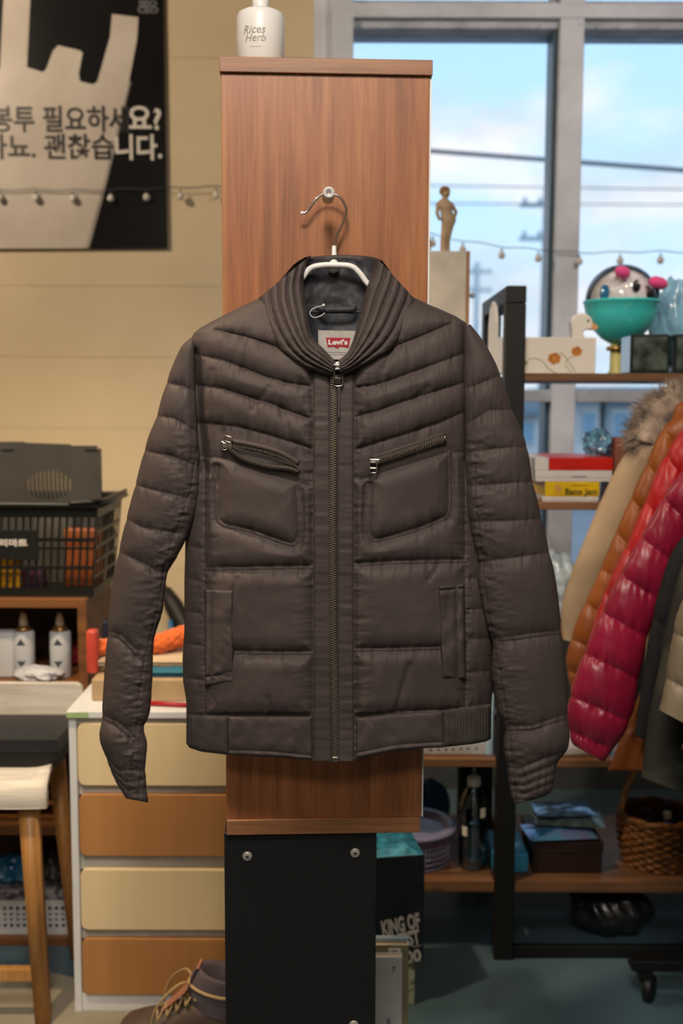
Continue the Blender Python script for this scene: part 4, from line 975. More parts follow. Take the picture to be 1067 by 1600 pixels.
# seat: a sheet whose front edge rolls down; profile in (y,z)
zs_ = float(at(30, 1214, YS+.03)[2])
prof = [(YS+.30, zs_+.014), (YS+.24, zs_+.003), (YS+.16, zs_-.002), (YS+.09, zs_), (YS+.05, zs_-.001), (YS+.022, zs_-.008), (YS+.006, zs_-.022), (YS, zs_-.040), (YS+.001, zs_-.060)]
pr_ = spline(prof, 5); xr_ = float(at(72, 1240, YS)[0]); xl_ = xr_-.42; n = 24
V = []
for sgn in (0, 1):
    for (y, z) in pr_:
        for i in range(n):
            s_ = i/(n-1); x = xl_+(xr_-xl_)*s_; e = min(s_, 1-s_)*(n-1)
            lift = .010*max(0, 1-e/3)**2
            k = (y-YS)/.30; inset = .0+.035*k
            xx = x+(inset if s_ < .5 else -inset)*abs(2*s_-1)
            V.append((xx, y+(.014 if sgn and z < zs_-.02 else 0), z+lift*(1 if y > YS+.05 else .2)-(.012 if sgn and z >= zs_-.02 else 0)))
k = len(pr_); G = grid_faces(k, n)
Fc = G.tolist()+(G[:, ::-1]+k*n).tolist()
for i in range(k-1):
    Fc += [(i*n, (i+1)*n, (i+1)*n+k*n, i*n+k*n), (i*n+n-1, i*n+n-1+k*n, (i+1)*n+n-1+k*n, (i+1)*n+n-1)]
for j in range(n-1): Fc += [(j, j+k*n, j+1+k*n, j+1), ((k-1)*n+j, (k-1)*n+j+1, (k-1)*n+j+1+k*n, (k-1)*n+j+k*n)]
mk('seat', V, Fc, m_whitewash, ch)
def leg(p0, p1, w0, w1):
    bm = bmesh.new(); r = bmesh.ops.create_cube(bm, size=1); p0 = np.array(p0); p1 = np.array(p1)
    for v in r['verts']:
        t = v.co.z+.5; w = w0*t+w1*(1-t); b = p0*t+p1*(1-t); v.co = Vector((b[0]+v.co.x*w, b[1]+v.co.y*w, b[2]))
    bmesh.ops.bevel(bm, geom=list(bm.edges), offset=.004, segments=2, affect='EDGES')
    return from_bm('leg', bm, m_oak, ch, True)
lx = float(at(42, 1275, YS+.04)[0]); lxb = float(at(64, 1600, YS)[0])
leg((lx, YS+.05, zs_-.014), (lxb, YS+.02, 0), .040, .030)
leg((xl_+(xr_-lx), YS+.05, zs_-.014), (xl_+(xr_-lxb), YS+.02, 0), .040, .030)
bx_ = float(at(88, 1226, YS+.24)[0]); bxb = float(at(122, 1500, YS+.30)[0])
leg((bx_, YS+.24, zs_-.010), (bxb, YS+.30, 0), .036, .028); leg((xl_+(xr_-bx_), YS+.24, zs_-.010), (xl_+(xr_-bxb), YS+.30, 0), .036, .028)
zr0 = float(at(20, 1535, YS+.03)[2]); box('stretcher', xl_+.03, lxb-.01, YS+.03, YS+.05, zr0, zr0+.03, m_oak, ch, .003)
zr0 = zs_-.05; box('apron', xl_+.04, lx-.01, YS+.045, YS+.07, zr0, zr0+.03, m_oak, ch, .003)
ra = rect(-190, 1066, 130, 1126, YS+.31)
poly = [(ra[0], ra[2]), (ra[1], ra[2])]+[(ra[1]-.018+.018*math.cos(a), ra[3]-.018+.018*math.sin(a)) for a in np.linspace(0, math.pi/2, 6)]+[(ra[0]+.018+.018*math.cos(a), ra[3]-.018+.018*math.sin(a)) for a in np.linspace(math.pi/2, math.pi, 6)]
prism('backrest', poly, YS+.305, YS+.32, m_whitewash, ch, .002)
for x in (ra[0]+.05, bx_-.05): wire('back_post', [(x, YS+.27, zs_-.008), (x, YS+.325, zs_+.012), (x, YS+.331, ra[3]-.05)], .010, m_oak, ch, 10)
q0 = rect(-150, 1155, 92, 1197, YS+.09)
bo = thing('shoe_box', 'flat black cardboard box lying on the chair seat', 'box', ((q0[0]+q0[1])/2, YS+.2, zs_))
zbx = float(at(40, 1155, YS+.085)[2])
box('box_tray', q0[0]+.003, q0[1]-.003, YS+.088, YS+.27, zs_+.0025, zbx-.012, m_black, bo, .001); box('lid', q0[0], q0[1], YS+.085, YS+.273, zbx-.03, zbx, M('black_card', '#24252a', .5), bo, .0015)

# boots on the floor before the drawers
m_b1 = M('boot_leather', '#57463c', .6, var=.15, scale=30); m_b2 = M('boot_suede', '#a8705a', .8, var=.1, scale=40); m_b3 = M('boot_sole', '#2a2421', .7); m_lace = M('laces', '#b89a6f', .8); m_b4 = M('boot_collar', '#5d5258', .8)
def boot(label, toe, ang):
    tx, ty = toe; ca, sa = math.cos(ang), math.sin(ang)
    t = thing('hiking_boot', label, 'boot', (tx, ty, 0))
    def Wp(u, v, z): return (tx+u*ca-v*sa, ty+u*sa+v*ca, z)
    def sect(us, wid, z0, z1, nm, m, par, round_=.5, cap=True):
        n = 24; V = []
        for u, w, a, b in zip(us, wid, z0, z1):
            for j in range(n):
                th = 2*math.pi*j/n; c, s_ = math.cos(th), math.sin(th); c = math.copysign(abs(c)**.7, c); s_ = math.copysign(abs(s_)**.8, s_)
                V.append(Wp(u, w*c, (a+b)/2+(b-a)/2*s_))
        k = len(us); return mk(nm, V, grid_faces(k, n, True).tolist()+[list(range(n)), [(k-1)*n+j for j in range(n)][::-1]], m, par)
    us = [0, .006, .02, .05, .09, .13, .17, .21, .25, .272, .278]
    wd = [.012, .028, .040, .047, .048, .044, .040, .038, .037, .030, .014]
    sect(us, [w*1.06 for w in wd], [.012, .004, 0, 0, 0, .004, .004, 0, 0, 0, .004], [.024, .027, .028, .027, .026, .027, .03, .034, .036, .036, .034], 'sole', m_b3, t)
    up_ = sect(us, wd, [.02]*11, [.03, .048, .060, .068, .080, .096, .112, .122, .124, .115, .10], 'upper', m_b1, t)
    sect([-.001, .006, .02, .045, .07], [.010, .030, .0415, .047, .047], [.020]*5, [.03, .046, .054, .052, .034], 'toe_cap', m_b2, t)
    # ankle shaft
    n = 26; rings = [(.215, .060, .040, .09), (.212, .062, .041, .12), (.215, .060, .041, .145), (.222, .056, .041, .165), (.226, .052, .038, .172), (.226, .044, .030, .165), (.226, .040, .026, .12)]
    V = [Wp(u+a*math.cos(2*math.pi*j/n), b*math.sin(2*math.pi*j/n), z+.012*math.cos(2*math.pi*j/n)*-1) for u, a, b, z in rings for j in range(n)]
    mk('ankle_collar', V, grid_faces(len(rings), n, True, True).tolist(), m_b4, t)
    wire('piping', [Wp(.215+.0625*math.cos(th), .0425*math.sin(th), .138-.012*math.cos(th)) for th in np.linspace(0, 2*math.pi, 30, endpoint=False)], .0035, m_lace, t, 6, True)
    mk('tongue', [Wp(.10, -.02, .088), Wp(.10, .02, .088), Wp(.15, .026, .135), Wp(.15, -.026, .135), Wp(.172, .022, .185), Wp(.172, -.022, .185), Wp(.178, .02, .185), Wp(.178, -.02, .185), Wp(.16, .026, .13), Wp(.16, -.026, .13)], [(0, 1, 2, 3), (3, 2, 4, 5), (5, 4, 6, 7), (7, 6, 8, 9)], m_b2, t)
    for i in range(5):
        u = .075+.02*i; z = .078+.012*i
        for s_ in (-1, 1): wire('lace', [Wp(u, -s_*.034, z-.012), Wp(u+.008, 0, z+.006), Wp(u+.018, s_*.034, z-.004)], .0026, m_lace, t, 6)
    for s_ in (-1, 1): wire('lace', spline([Wp(.165, 0, .14), Wp(.14, s_*.03, .155), Wp(.10, s_*.052, .12), Wp(.085, s_*.05, .07), Wp(.11, s_*.06, .045), Wp(.13, s_*.055, .03)], 5), .0026, m_lace, t, 6)
    wire('pull_tab', [Wp(.275, 0, .17), Wp(.286, 0, .19), Wp(.29, 0, .16), Wp(.282, 0, .12)], .004, m_b2, t, 6)
a = pz(186, 1608, .03); boot('brown hiking boot with tan laces on the floor beside the black column base', (a[0], a[1]+.0), -.10)

# ================================================================== RIGHT SIDE: SHELF RACK
YR = 2.52; RD = .44
rk = thing('shelf_rack', 'black steel shelf rack with wooden shelves in front of the window', 'rack', (float(at(800, 1480, YR)[0]), YR, 0))
xp0 = float(at(787, 760, YR)[0])-.002; xp1 = xp0+.046; xre = xp0+1.5
zrt = float(at(800, 446, YR)[2])
for x in (xp0, xre-.046):
    for y in (YR, YR+RD-.046): box('post', x, x+.046, y, y+.046, 0, zrt-.04, m_steel_black, rk, .003)
    box('top_bar', x, x+.046, YR, YR+RD, zrt-.04, zrt, m_steel_black, rk, .003)
zsh_r = {}
for y0, y1 in ((583, 595), (785, 797), (985, 997), (1188, 1200), (1379, 1396)):
    za, zb_ = float(at(880, y0, YR)[2]), float(at(880, y1, YR)[2]); zsh_r[y0] = za
    box('shelf_board', xp1, xre-.046, YR+.004, YR+RD-.004, zb_, za, m_shelfwood, rk, .0015)
for y in (YR+.01, YR+RD-.03):
    box('floor_rail', xp1, xre-.046, y, y+.02, .0, .03, m_steel_black, rk, .002)
# low bench shelf that carries on to the left of the rack
xb_l = float(at(540, 1380, YR)[0])
bn = thing('bench_shelf', 'low two-tier wooden shelf left of the black rack post, behind the column', 'shelf', (xb_l+.3, YR, 0))
for y0, y1 in ((1188, 1200), (1379, 1396)):
    za, zb_ = zsh_r[y0], float(at(880, y1, YR)[2]); box('shelf_board', xb_l, xp0-.002, YR+.004, YR+RD-.004, zb_, za, m_shelfwood, bn, .0015)
for x in (xb_l+.01, xp0-.05):
    for y in ((YR+.02, YR+RD-.06) if x < 0 else (YR+RD-.06,)):
        boxes('leg', [(x, x+.04, y, y+.04, 0, float(at(880, 1396, YR)[2])), (x, x+.04, y, y+.04, zsh_r[1379], float(at(880, 1200, YR)[2]))], m_steel_black, bn)
# tall white board with a wooden edge, standing on the bench, and the little figure on it
YW = YR+.20
w0 = rect(640, 392, 727, 700, YW); zbn = zsh_r[1188]
tb = thing('tall_cabinet', 'tall narrow white cabinet with a wooden edge beside the column', 'cabinet', ((w0[0]+w0[1])/2, YW, zbn))
box('body', w0[0], w0[1], YW, YW+.14, zbn, w0[3], M('ivory_paint', '#ded2c0', .5), tb, .002)
box('edge_board', w0[1], w0[1]+.008, YW-.002, YW+.14, zbn, w0[3], m_oak, tb, .001)
kn = at(733, 462, YW+.06); wire('latch', [(w0[1]+.008, YW+.06, kn[2]), (w0[1]+.02, YW+.06, kn[2])], .0035, m_alu2, tb, 8); ball('latch_knob', (w0[1]+.022, YW+.06, kn[2]), .007, m_alu2, tb, n=10)
m_fig = M('pale_carved_wood', '#b79b7c', .6, var=.15, scale=40); m_hair = M('carved_hair', '#8c6238', .6)
def figurine(label, px, hpx, pym):
    Y = YW+.05; u = Y/F; c = at(px, pym, Y); z0 = w0[3]; H_ = hpx*u
    t = thing('figurine', label, 'figurine', (c[0], Y, z0))
    x = c[0]
    # one continuous body: rings from the feet to the neck
    rings = [(0.0, .0, .085, .06), (.02, -.01, .10, .07), (.05, -.01, .075, .055), (.20, -.01, .075, .065), (.33, .01, .085, .075), (.44, .03, .10, .085), (.50, .04, .115, .09), (.57, .02, .10, .08), (.64, .0, .095, .075), (.71, -.02, .115, .08), (.76, -.03, .12, .075), (.80, -.03, .075, .055), (.83, -.025, .04, .04), (.86, -.02, .04, .04)]
    n = 18; V = [(x+dx*H_+a*H_*math.cos(2*math.pi*j/n), Y+b*H_*math.sin(2*math.pi*j/n), z0+f*H_) for f, dx, a, b in rings for j in range(n)]
    mk('body', V, grid_faces(len(rings), n, True, True).tolist()+[list(range(n))[::-1], [(len(rings)-1)*n+j for j in range(n)]], m_fig, t)
    hd_ = ball('head', (x-.015*H_, Y, z0+.91*H_), .075*H_, m_fig, t, .95, .95, 1.15)
    ball('hair', (x-.025*H_, Y+.012*H_, z0+.935*H_), .084*H_, m_hair, t, 1.0, 1.0, .9)
    ball('nose', (x-.005*H_, Y-.075*H_, z0+.9*H_), .012*H_, m_fig, hd_, n=8)
    for s_, e_, h_ in ((-1, (-.14, .60), (-.10, .50)), (1, (.15, .62), (.10, .48))):
        wire('arm', [(x+(-.03+s_*.10)*H_, Y, z0+.755*H_), (x+e_[0]*H_, Y-.01*H_, z0+e_[1]*H_), (x+h_[0]*H_, Y-.05*H_, z0+h_[1]*H_)], [.032*H_, .028*H_, .024*H_], m_fig, t, 10)
    wire('leg_gap', [(x-.005*H_, Y-.066*H_, z0+.02*H_), (x, Y-.07*H_, z0+.38*H_)], .006*H_, m_hair, t, 6)
figurine('pale wooden figure of a standing child on the white cabinet', 697, 100, 340)
figurine('second small wooden figure peeping out beside the column edge', 671, 26, 380)

# ---- top shelf of the rack
z1_ = zsh_r[583]
YT = YR+.06; m_ivory = M('ivory_lacquer', '#e4dfd8', .4, var=.03)
db = thing('duck_box', 'white wooden box with a duck head and painted orange flowers on the top shelf', 'box', (float(at(870, 583, YT)[0]), YT+.06, z1_))
d0 = rect(778, 527, 931, 583, YT); dz = z1_; th_ = .008
box('front_board', d0[0], d0[1], YT, YT+th_, dz, d0[3], m_ivory, db, .002)
box('back_board', d0[0], d0[1], YT+.11, YT+.11+th_, dz, d0[3], m_ivory, db, .002)
box('bottom_board', d0[0]+.008, d0[1]-.008, YT+th_, YT+.11, dz, dz+.008, m_ivory, db, 0)
pp = lambda pts, Y: pxpoly(pts, Y)
te = [(0, 0), (.118, 0), (.118, .12), (.10, .155), (.06, .172), (.02, .155), (0, .12)]
bm = bmesh.new(); vs = [bm.verts.new((d0[0]-.008, YT+a, dz+b)) for a, b in te]; f = bm.faces.new(vs); r = bmesh.ops.extrude_face_region(bm, geom=[f])
for v in r['geom']:
    if isinstance(v, bmesh.types.BMVert): v.co.x += .008
bmesh.ops.recalc_face_normals(bm, faces=bm.faces); from_bm('tail_board', bm, m_ivory, db)
box('end_board', d0[1]-.008, d0[1], YT+th_, YT+.11, dz, d0[3]-.001, m_ivory, db, .001)
hp = spline([(893, 536), (892, 518), (891, 503), (897, 493), (907, 489), (917, 491), (924, 498), (927, 506), (933, 511), (931, 515), (922, 515), (914, 516), (911, 522), (916, 530), (917, 538)], 4)
h_ = prism('duck_head', pp([tuple(p) for p in hp], YT+.055), YT+.05, YT+.075, m_ivory, db, .004, False)
ball('duck_eye', at(919, 501, YT+.049), .0028, m_ink, h_, n=8)
prism('beak', pp([(925, 503), (934, 510), (932, 515), (923, 515)], YT+.052), YT+.049, YT+.076, M('beak_paint', '#d9a06a', .5), h_)
m_flo = M('flower_paint', '#d98a35', .5, var=.25, scale=120); m_stem = M('stem_paint', '#8fa04a', .5)
def flower(px, py, r):
    c = at(px, py, YT-.0004)
    for k in range(6):
        a = k*math.pi/3+.3; u = YT/F*r
        q = [(c[0]+u*(math.cos(a)*.55+.5*math.cos(b)), c[2]+u*(math.sin(a)*.5+.42*math.sin(b))) for b in np.linspace(0, 2*math.pi, 10, endpoint=False)]
        prism('petal_paint', q, YT-.0008-.0001*k, YT, m_flo, db)
flower(866, 560, 10); flower(901, 549, 8.5)
for pts in ([(818, 569), (830, 560), (845, 563), (856, 575), (870, 584)], [(872, 552), (880, 554), (889, 566), (898, 580)], [(900, 556), (888, 560), (884, 570), (893, 582)]):
    P = spline(pts, 6); wire('stem_paint', at(P[:, 0], P[:, 1], YT-.0002), .0009, m_stem, db, 5)
prism('leaf_paint', pp([(815, 571), (818, 565), (823, 563), (824, 569), (819, 573)], YT-.0006), YT-.0006, YT, m_stem, db)
# capsule toy: plush animal in a clear dome over a mint bowl
YTo = YR+.22; uT = YTo/F; ct_ = at(971, 472, YTo); Rt = 57*uT
tt_ = thing('capsule_toy', 'grey plush animal in a clear dome over a mint bowl on the top shelf', 'toy', (ct_[0], YTo, z1_))
m_mint = M('mint_plastic', '#45cfd0', .25, var=.06, coat=.4); m_plush = M('grey_plush', '#dedbe0', .9, var=.12, scale=80, bump=.4, bscale=300, sheen=.5)
prof = [(Rt*.10, -Rt*1.16), (Rt*.30, -Rt*1.10), (Rt*.52, -Rt*.97), (Rt*.80, -Rt*.66), (Rt*.95, -Rt*.32), (Rt*1.0, -.04*Rt), (Rt*1.03, -.02*Rt), (Rt*1.03, .03*Rt), (Rt*.98, .03*Rt), (Rt*.96, -.05*Rt), (Rt*.75, -.5*Rt), (Rt*.4, -.9*Rt), (0, -1.0*Rt)]
lathe('bowl', prof, ct_, m_mint, tt_, 40)
lathe('dome', [(Rt*.97*math.cos(a), Rt*.97*math.sin(a)+.03*Rt) for a in np.linspace(0, math.pi/2-.001, 16)], ct_, glassy('clear_dome', '#ffffff', .99, 0, .05), tt_, 40)
pb = ball('plush_head', (ct_[0]+.003, YTo, ct_[2]+.02*Rt), Rt*.86, m_plush, tt_, 1, .9, .98)
ball('eye', (ct_[0]+8*uT+.004, YTo-Rt*.78, ct_[2]+20*uT), .012, m_ink, tt_, .8, .5, 1.2)
ball('eye_glint', (ct_[0]+8*uT+.008, YTo-Rt*.78-.006, ct_[2]+24*uT), .003, m_inkw, tt_, n=8)
ball('nose', (ct_[0]+33*uT, YTo-Rt*.66, ct_[2]+8*uT), .008, m_ink, tt_, n=8)
m_blup = M('blue_felt', '#2f7fb5', .8); m_pink = M('pink_felt', '#e0458c', .7, sheen=.4)
ball('ear', (ct_[0]-33*uT, YTo-Rt*.5, ct_[2]+10*uT), .020, m_blup, tt_, .6, .6, 1.1); ball('ear', (ct_[0]+46*uT, YTo-Rt*.35, ct_[2]+14*uT), .020, m_blup, tt_, .5, .6, 1.1)
for (a, b, rr) in (((961, 421), (984, 430), .012), ((1013, 438), (1043, 446), .012)):
    P = at(np.linspace(a[0], b[0], 7), np.linspace(a[1], b[1], 7), YTo-Rt*.75); wire('bow', P, [.004, .012, rr+.003, rr+.003, rr+.003, .012, .004], m_pink, tt_, 12)
lathe('stem', [(0, 0), (.020, 0), (.020, .006), (.014, .012), (.013, ct_[2]-Rt*1.1-z1_), (0, ct_[2]-Rt*1.1-z1_)], (ct_[0]-7*uT, YTo, z1_), M('pale_yellow_plastic', '#c9c27c', .4), tt_, 20)
lathe('collar_ring', [(.022, 0), (.024, .004), (.022, .010), (.014, .011)], (ct_[0]-7*uT, YTo, z1_+.062), m_gold, tt_, 20)
for lab, a, b in (('dark glossy photo cube in front of the capsule toy', 985, 1046), ('dark glossy photo cube at the right edge of the top shelf', 1053, 1112)):
    r_ = rect(a, 522, b, 583, YR+.03); t = thing('photo_cube', lab, 'cube', ((r_[0]+r_[1])/2, YR+.07, z1_), 'dark glossy photo cubes')
    box('case', r_[0], r_[1], YR+.03, YR+.03+(r_[1]-r_[0]), z1_, r_[3], M('dark_glass', '#2a3432', .08, var=.4, scale=9, coat=.6), t, .004)
    box('picture', r_[0]+.006, r_[1]-.006, YR+.0292, YR+.03, z1_+.01, r_[3]-.006, M('dark_picture', '#57655f', .12, var=.6, scale=25, col2='#1d2624', coat=.5), t, 0)
b = at(1085, 480, YR+.16); crumple('wrapped_bundle', (b[0], YR+.30, z1_+.125), .065, .05, .125, M('blue_film', '#86b8d6', .15, var=.2, scale=30, coat=.6), 'clear blue plastic-wrapped bundle at the right end of the top shelf', 'bundle', .28, 21, n=40)

# ---- middle shelf: boxes lying in a stack
z2_ = zsh_r[785]; m_wcard = M('white_card', '#c7c6c8', .5, var=.06); m_rcard = M('red_card', '#c2190f', .4); m_ycard = M('yellow_card', '#d8b30e', .4)
zc = z2_
def flat(label, x0, x1, ya, yb, m, name='game_box', dy=.0, cat='box', txt=None):
    r_ = rect(x0, ya, x1, yb, YR+.02+dy); t = thing(name, label, cat, ((r_[0]+r_[1])/2, YR+.1, r_[2]))
    return t, r_
lev = [z2_]+[float(at(890, y, YR+.02)[2]) for y in (776, 752.5, 735, 715)]
spec = [('thin white box under the yellow game box', 848, 936, m_wcard), ('yellow game box with printed lettering on the middle shelf', 852, 937, m_ycard), ('long pale grey box between the red and yellow boxes', 836, 956, m_wcard), ('red-topped flat box on top of the stack', 858, 957, m_rcard)]
for k, (lab, x0, x1, m) in enumerate(spec):
    xa, xb_ = float(at(x0, 750, YR+.02)[0]), float(at(x1, 750, YR+.02)[0])
    t = thing('game_box', lab, 'box', ((xa+xb_)/2, YR+.13, lev[k]))
    box('box_tray', xa+.001, xb_-.001, YR+.021, YR+.239, lev[k], lev[k]+(lev[k+1]-lev[k])*.5, m_wcard if k != 1 else m, t, .001); box('lid', xa, xb_, YR+.02, YR+.24, lev[k]+(lev[k+1]-lev[k])*(.12 if k == 1 else .0 if k == 3 else .35), lev[k+1]-.0004, m, t, .001)
    if k == 1:
        text('lettering', 'Bano Jam', 908, 768.5, YR+.0192, 9.5, M('brown_ink', '#3a3414', .5), t, .25, wpx=50)
        text('print_line', '------', 906, 758, YR+.0192, 4, M('red_ink', '#8c3a1c', .5), t, .2, wpx=26)
        prism('print', pxpoly([(866, 760), (872, 757), (878, 763), (875, 770), (869, 768)], YR+.0192), YR+.0192, YR+.02, M('tan_print', '#c9954f', .5), t)
    if k == 2: text('print_line', '-------', 905, 744, YR+.0192, 5, m_inkg, t, .2, wpx=22)
    if k == 3: box('end_cap', xa-.034, xa-.0005, YR+.025, YR+.235, lev[k], lev[k+1]-.001, m_wcard, t, .002)
zc = lev[-1]
b = at(938, 700, YR+.1); crumple('plastic_bag', (b[0], YR+.12, zc+.030), .032, .04, .034, M('clear_blue_film', '#6fa9cf', .12, var=.4, scale=60, coat=.6), 'crumpled clear blue plastic bag on the red box', 'bag', .5, 31)
r_ = rect(957, 685, 1010, 785, YR+.06); tag(box('carton', r_[0]+.004, r_[1], YR+.06, YR+.2, z2_, r_[3], M('russet_card', '#8f5346', .6), None, .003), 'russet brown carton standing beside the stack of game boxes', 'carton')
b = at(876, 900, YR+.1); zz_ = zsh_r[985]; crumple('wrapped_parcel', (b[0], YR+.14, zz_+.075), .05, .05, .09, M('frosted_film', '#c4d3dc', .2, var=.25, scale=40, coat=.5), 'white parcel in crinkled clear film behind the hanging sleeve', 'parcel', .3, 41)

# ---- the 1190 shelf
z3_ = zsh_r[1188]
r_ = rect(585, 1085, 762, 1188, YR+.03)
sbx = thing('storage_box', 'white plastic box with small printed symbols on the bench top shelf', 'box', ((r_[0]+r_[1])/2, YR+.1, z3_))
r_ = (r_[0], r_[1], z3_, z3_+.15); wz = YW-.006
box('box_body', r_[0], r_[1], YR+.03, YR+.16, z3_, r_[3], M('cool_white_plastic', '#cdd3da', .35), sbx, .006, 3)
box('end_band', r_[1]-.004, r_[1]+.014, YR+.028, YR+.162, z3_, r_[3]+.002, M('pale_blue_plastic', '#a9c9e4', .3), sbx, .005, 3)
for i, px in enumerate((673, 685, 697, 708, 720, 731, 744)):
    c = at(px, 1172+(-.4*i), YR+.029); u = 2.0*YR/F
    q = [(c[0]+u*(1+.3*math.cos(i*a))*math.cos(a), c[2]+u*(1+.2*math.sin(i*a))*math.sin(a)) for a in np.linspace(0, 2*math.pi, 9, endpoint=False)]
    prism('symbol', q, YR+.0292, YR+.031, m_pr, sbx)
r_ = rect(835, 1160, 950, 1188, YR+.06); tag(box('tray', r_[0], r_[1], YR+.03, YR+.25, z3_, r_[3], m_wcard, None, .006, 3), 'white tray behind the crimson sleeve on the low rack shelf', 'tray')

# ---- bottom shelf
z4_ = zsh_r[1379]
b = at(739, 1370, YR+.08); r = 24*2.6/F; hB = .218
wbz = thing('water_bottle', 'large clear plastic water bottle with a white cap on the bottom shelf', 'bottle', (b[0], YR+.09, z4_))
m_pet = glassy('clear_pet', '#cfe4ee', .93, .3, .05)
c = (b[0], YR+.09, z4_)
lathe('bottle_body', [(0, .006), (r*.5, .002), (r*.85, .0), (r*.96, .010), (r, .022), (r, .055), (r*.97, .062), (r, .07), (r, .15), (r*.95, .165), (r*.75, .187), (r*.42, .205), (r*.36, .209), (r*.36, .214)], c, m_pet, wbz, 32)
lathe('water', [(0, .008), (r*.8, .006), (r*.93, .02), (r*.94, .148), (0, .148)], c, M('water', '#e8f4fa', .02, var=0, trans=1., ior=1.33), wbz, 32)
lathe('cap', [(r*.42, 0), (r*.46, .003), (r*.46, .018), (r*.40, .022), (0, .022)], (c[0], c[1], z4_+.209), m_whitepl, wbz, 24)
for dz_, aa in ((.138, .55), (.09, -.75)):
    V = [(c[0]+(r+.0006)*math.sin(aa+k_), c[1]-(r+.0006)*math.cos(aa+k_), z4_+dz_+h__) for h__ in (0, .024) for k_ in (-.2, -.07, .07, .2)]
    mk('sticker', V, grid_faces(2, 4, False, True).tolist(), m_whitepl, wbz)
# lilac oval basket
bc2 = at(656, 1380, YR+.12); lc = (bc2[0]-.015, YR+.135, z4_); m_lil = M('lilac_plastic', '#8d92bd', .35, var=.05)
lb2 = thing('plastic_basket', 'round lilac plastic basket with a pink band on the bottom shelf', 'basket', lc); R1 = .098; R2 = .088; hL = .095
nst = 52; parts = []
for k in range(nst):
    a = 2*math.pi*k/nst; parts.append(wire_vf([(lc[0]+R2*math.cos(a), lc[1]+R2*math.sin(a), z4_+.002), (lc[0]+(R2+.006)*math.cos(a), lc[1]+(R2+.006)*math.sin(a), z4_+.062)], .0026, 5))
for z in (.004, .018, .032, .046, .060):
    rr = R2+.006*z/.062; parts.append(wire_vf([(lc[0]+rr*math.cos(a), lc[1]+rr*math.sin(a), z4_+z) for a in np.linspace(0, 2*math.pi, 48, endpoint=False)], .0028, 5, True))
V, Fc = merge(parts); mk('lattice_wall', V, Fc, m_lil, lb2)
lathe('band', [(R2+.006, .0), (R2+.008, .001), (R2+.009, .020), (R2+.006, .021)], (lc[0], lc[1], z4_+.062), M('pink_band', '#b58fb0', .5, var=.3, scale=40), lb2, 48, dent=1)
lathe('rim', [(R2+.002, 0), (R1+.010, .002), (R1+.012, .008), (R1+.006, .014), (R2-.004, .012), (R2-.012, .0), (.055, -.02), (.05, -.035), (0, -.038)], (lc[0], lc[1], z4_+.083), m_lil, lb2, 48)
lathe('inner_plate', [(0, 0), (.045, 0), (.05, .006), (.045, .010), (.03, .006), (0, .006)], (lc[0]+.006, lc[1]-.005, z4_+.056), M('lilac_dark', '#6f74a3', .4), lb2, 32)
b = at(672, 1290, YR+.3); crumple('cloth', (b[0], YR+.33, z4_+.06), .05, .04, .075, M('blue_cloth', '#2a5c8c', .7), 'blue cloth bundle behind the lilac basket', 'cloth', .3, 51)
r_ = rect(764, 1348, 828, 1380, YR+.03)
tag(box('plastic_case', r_[0]+.012, r_[1], YR+.05, YR+.20, z4_, z4_+.05, M('light_blue_plastic', '#3d93bf', .35), None, .006, 3), 'light blue plastic case right behind the black rack post', 'case')
r_ = rect(832, 1316, 942, 1380, YR+.05)
dk = thing('gift_box', 'dark brown lidded box under the shiny pouches on the bottom shelf', 'box', ((r_[0]+r_[1])/2, YR+.12, z4_)); m_dk = M('dark_brown_card', '#2c1a16', .5)
box('box_tray', r_[0]+.002, r_[1]-.002, YR+.052, YR+.218, z4_, r_[3]-.02, m_dk, dk, .001); box('lid', r_[0], r_[1], YR+.05, YR+.22, r_[3]-.028, r_[3], m_dk, dk, .001)
zk = r_[3]
def pouch(label, cx, cy, z, w, d, rot, m, seed, h=.012):
    n = 22; V = []
    for sg in (1, -1):
        for i in range(n):
            for j in range(n):
                s_, t__ = i/(n-1)*2-1, j/(n-1)*2-1; e = max(0, (1-s_*s_)*(1-t__*t__))**.5
                x, y = s_*w/2, t__*d/2; zz = z+h*.5+.002+sg*(h*.5*e)+ (.004*float(fbm(np.array(s_*2+seed), np.array(t__*2+seed)))*e if sg > 0 else 0)
                V.append((cx+x*math.cos(rot)-y*math.sin(rot), cy+x*math.sin(rot)+y*math.cos(rot), zz))
    G = grid_faces(n, n); Fc = G.tolist()+(G[:, ::-1]+n*n).tolist(); V = np.array(V)
    return tag(mk('pouch', V, Fc, m), label, 'pouch', 'shiny pouches on the dark box')
cxk = (r_[0]+r_[1])/2; m_foil = M('blue_foil', '#7fa3c4', .2, .5, var=.3, scale=40)
pouch('lilac and blue foil pouch at the front of the dark box', cxk-.015, YR+.10, zk, .17, .11, .1, M('lilac_foil', '#7f86bd', .2, .4, var=.4, scale=25, col2='#4aa0d0'), 3)
pouch('green and grey foil pouch lying above the lilac pouch', cxk+.02, YR+.15, zk+.016, .17, .12, -.12, M('grey_foil', '#8aa09c', .25, .4, var=.3, scale=30), 8)
pouch('topmost pale foil pouch with a bright edge', cxk+.01, YR+.165, zk+.032, .15, .10, .05, m_foil, 13)
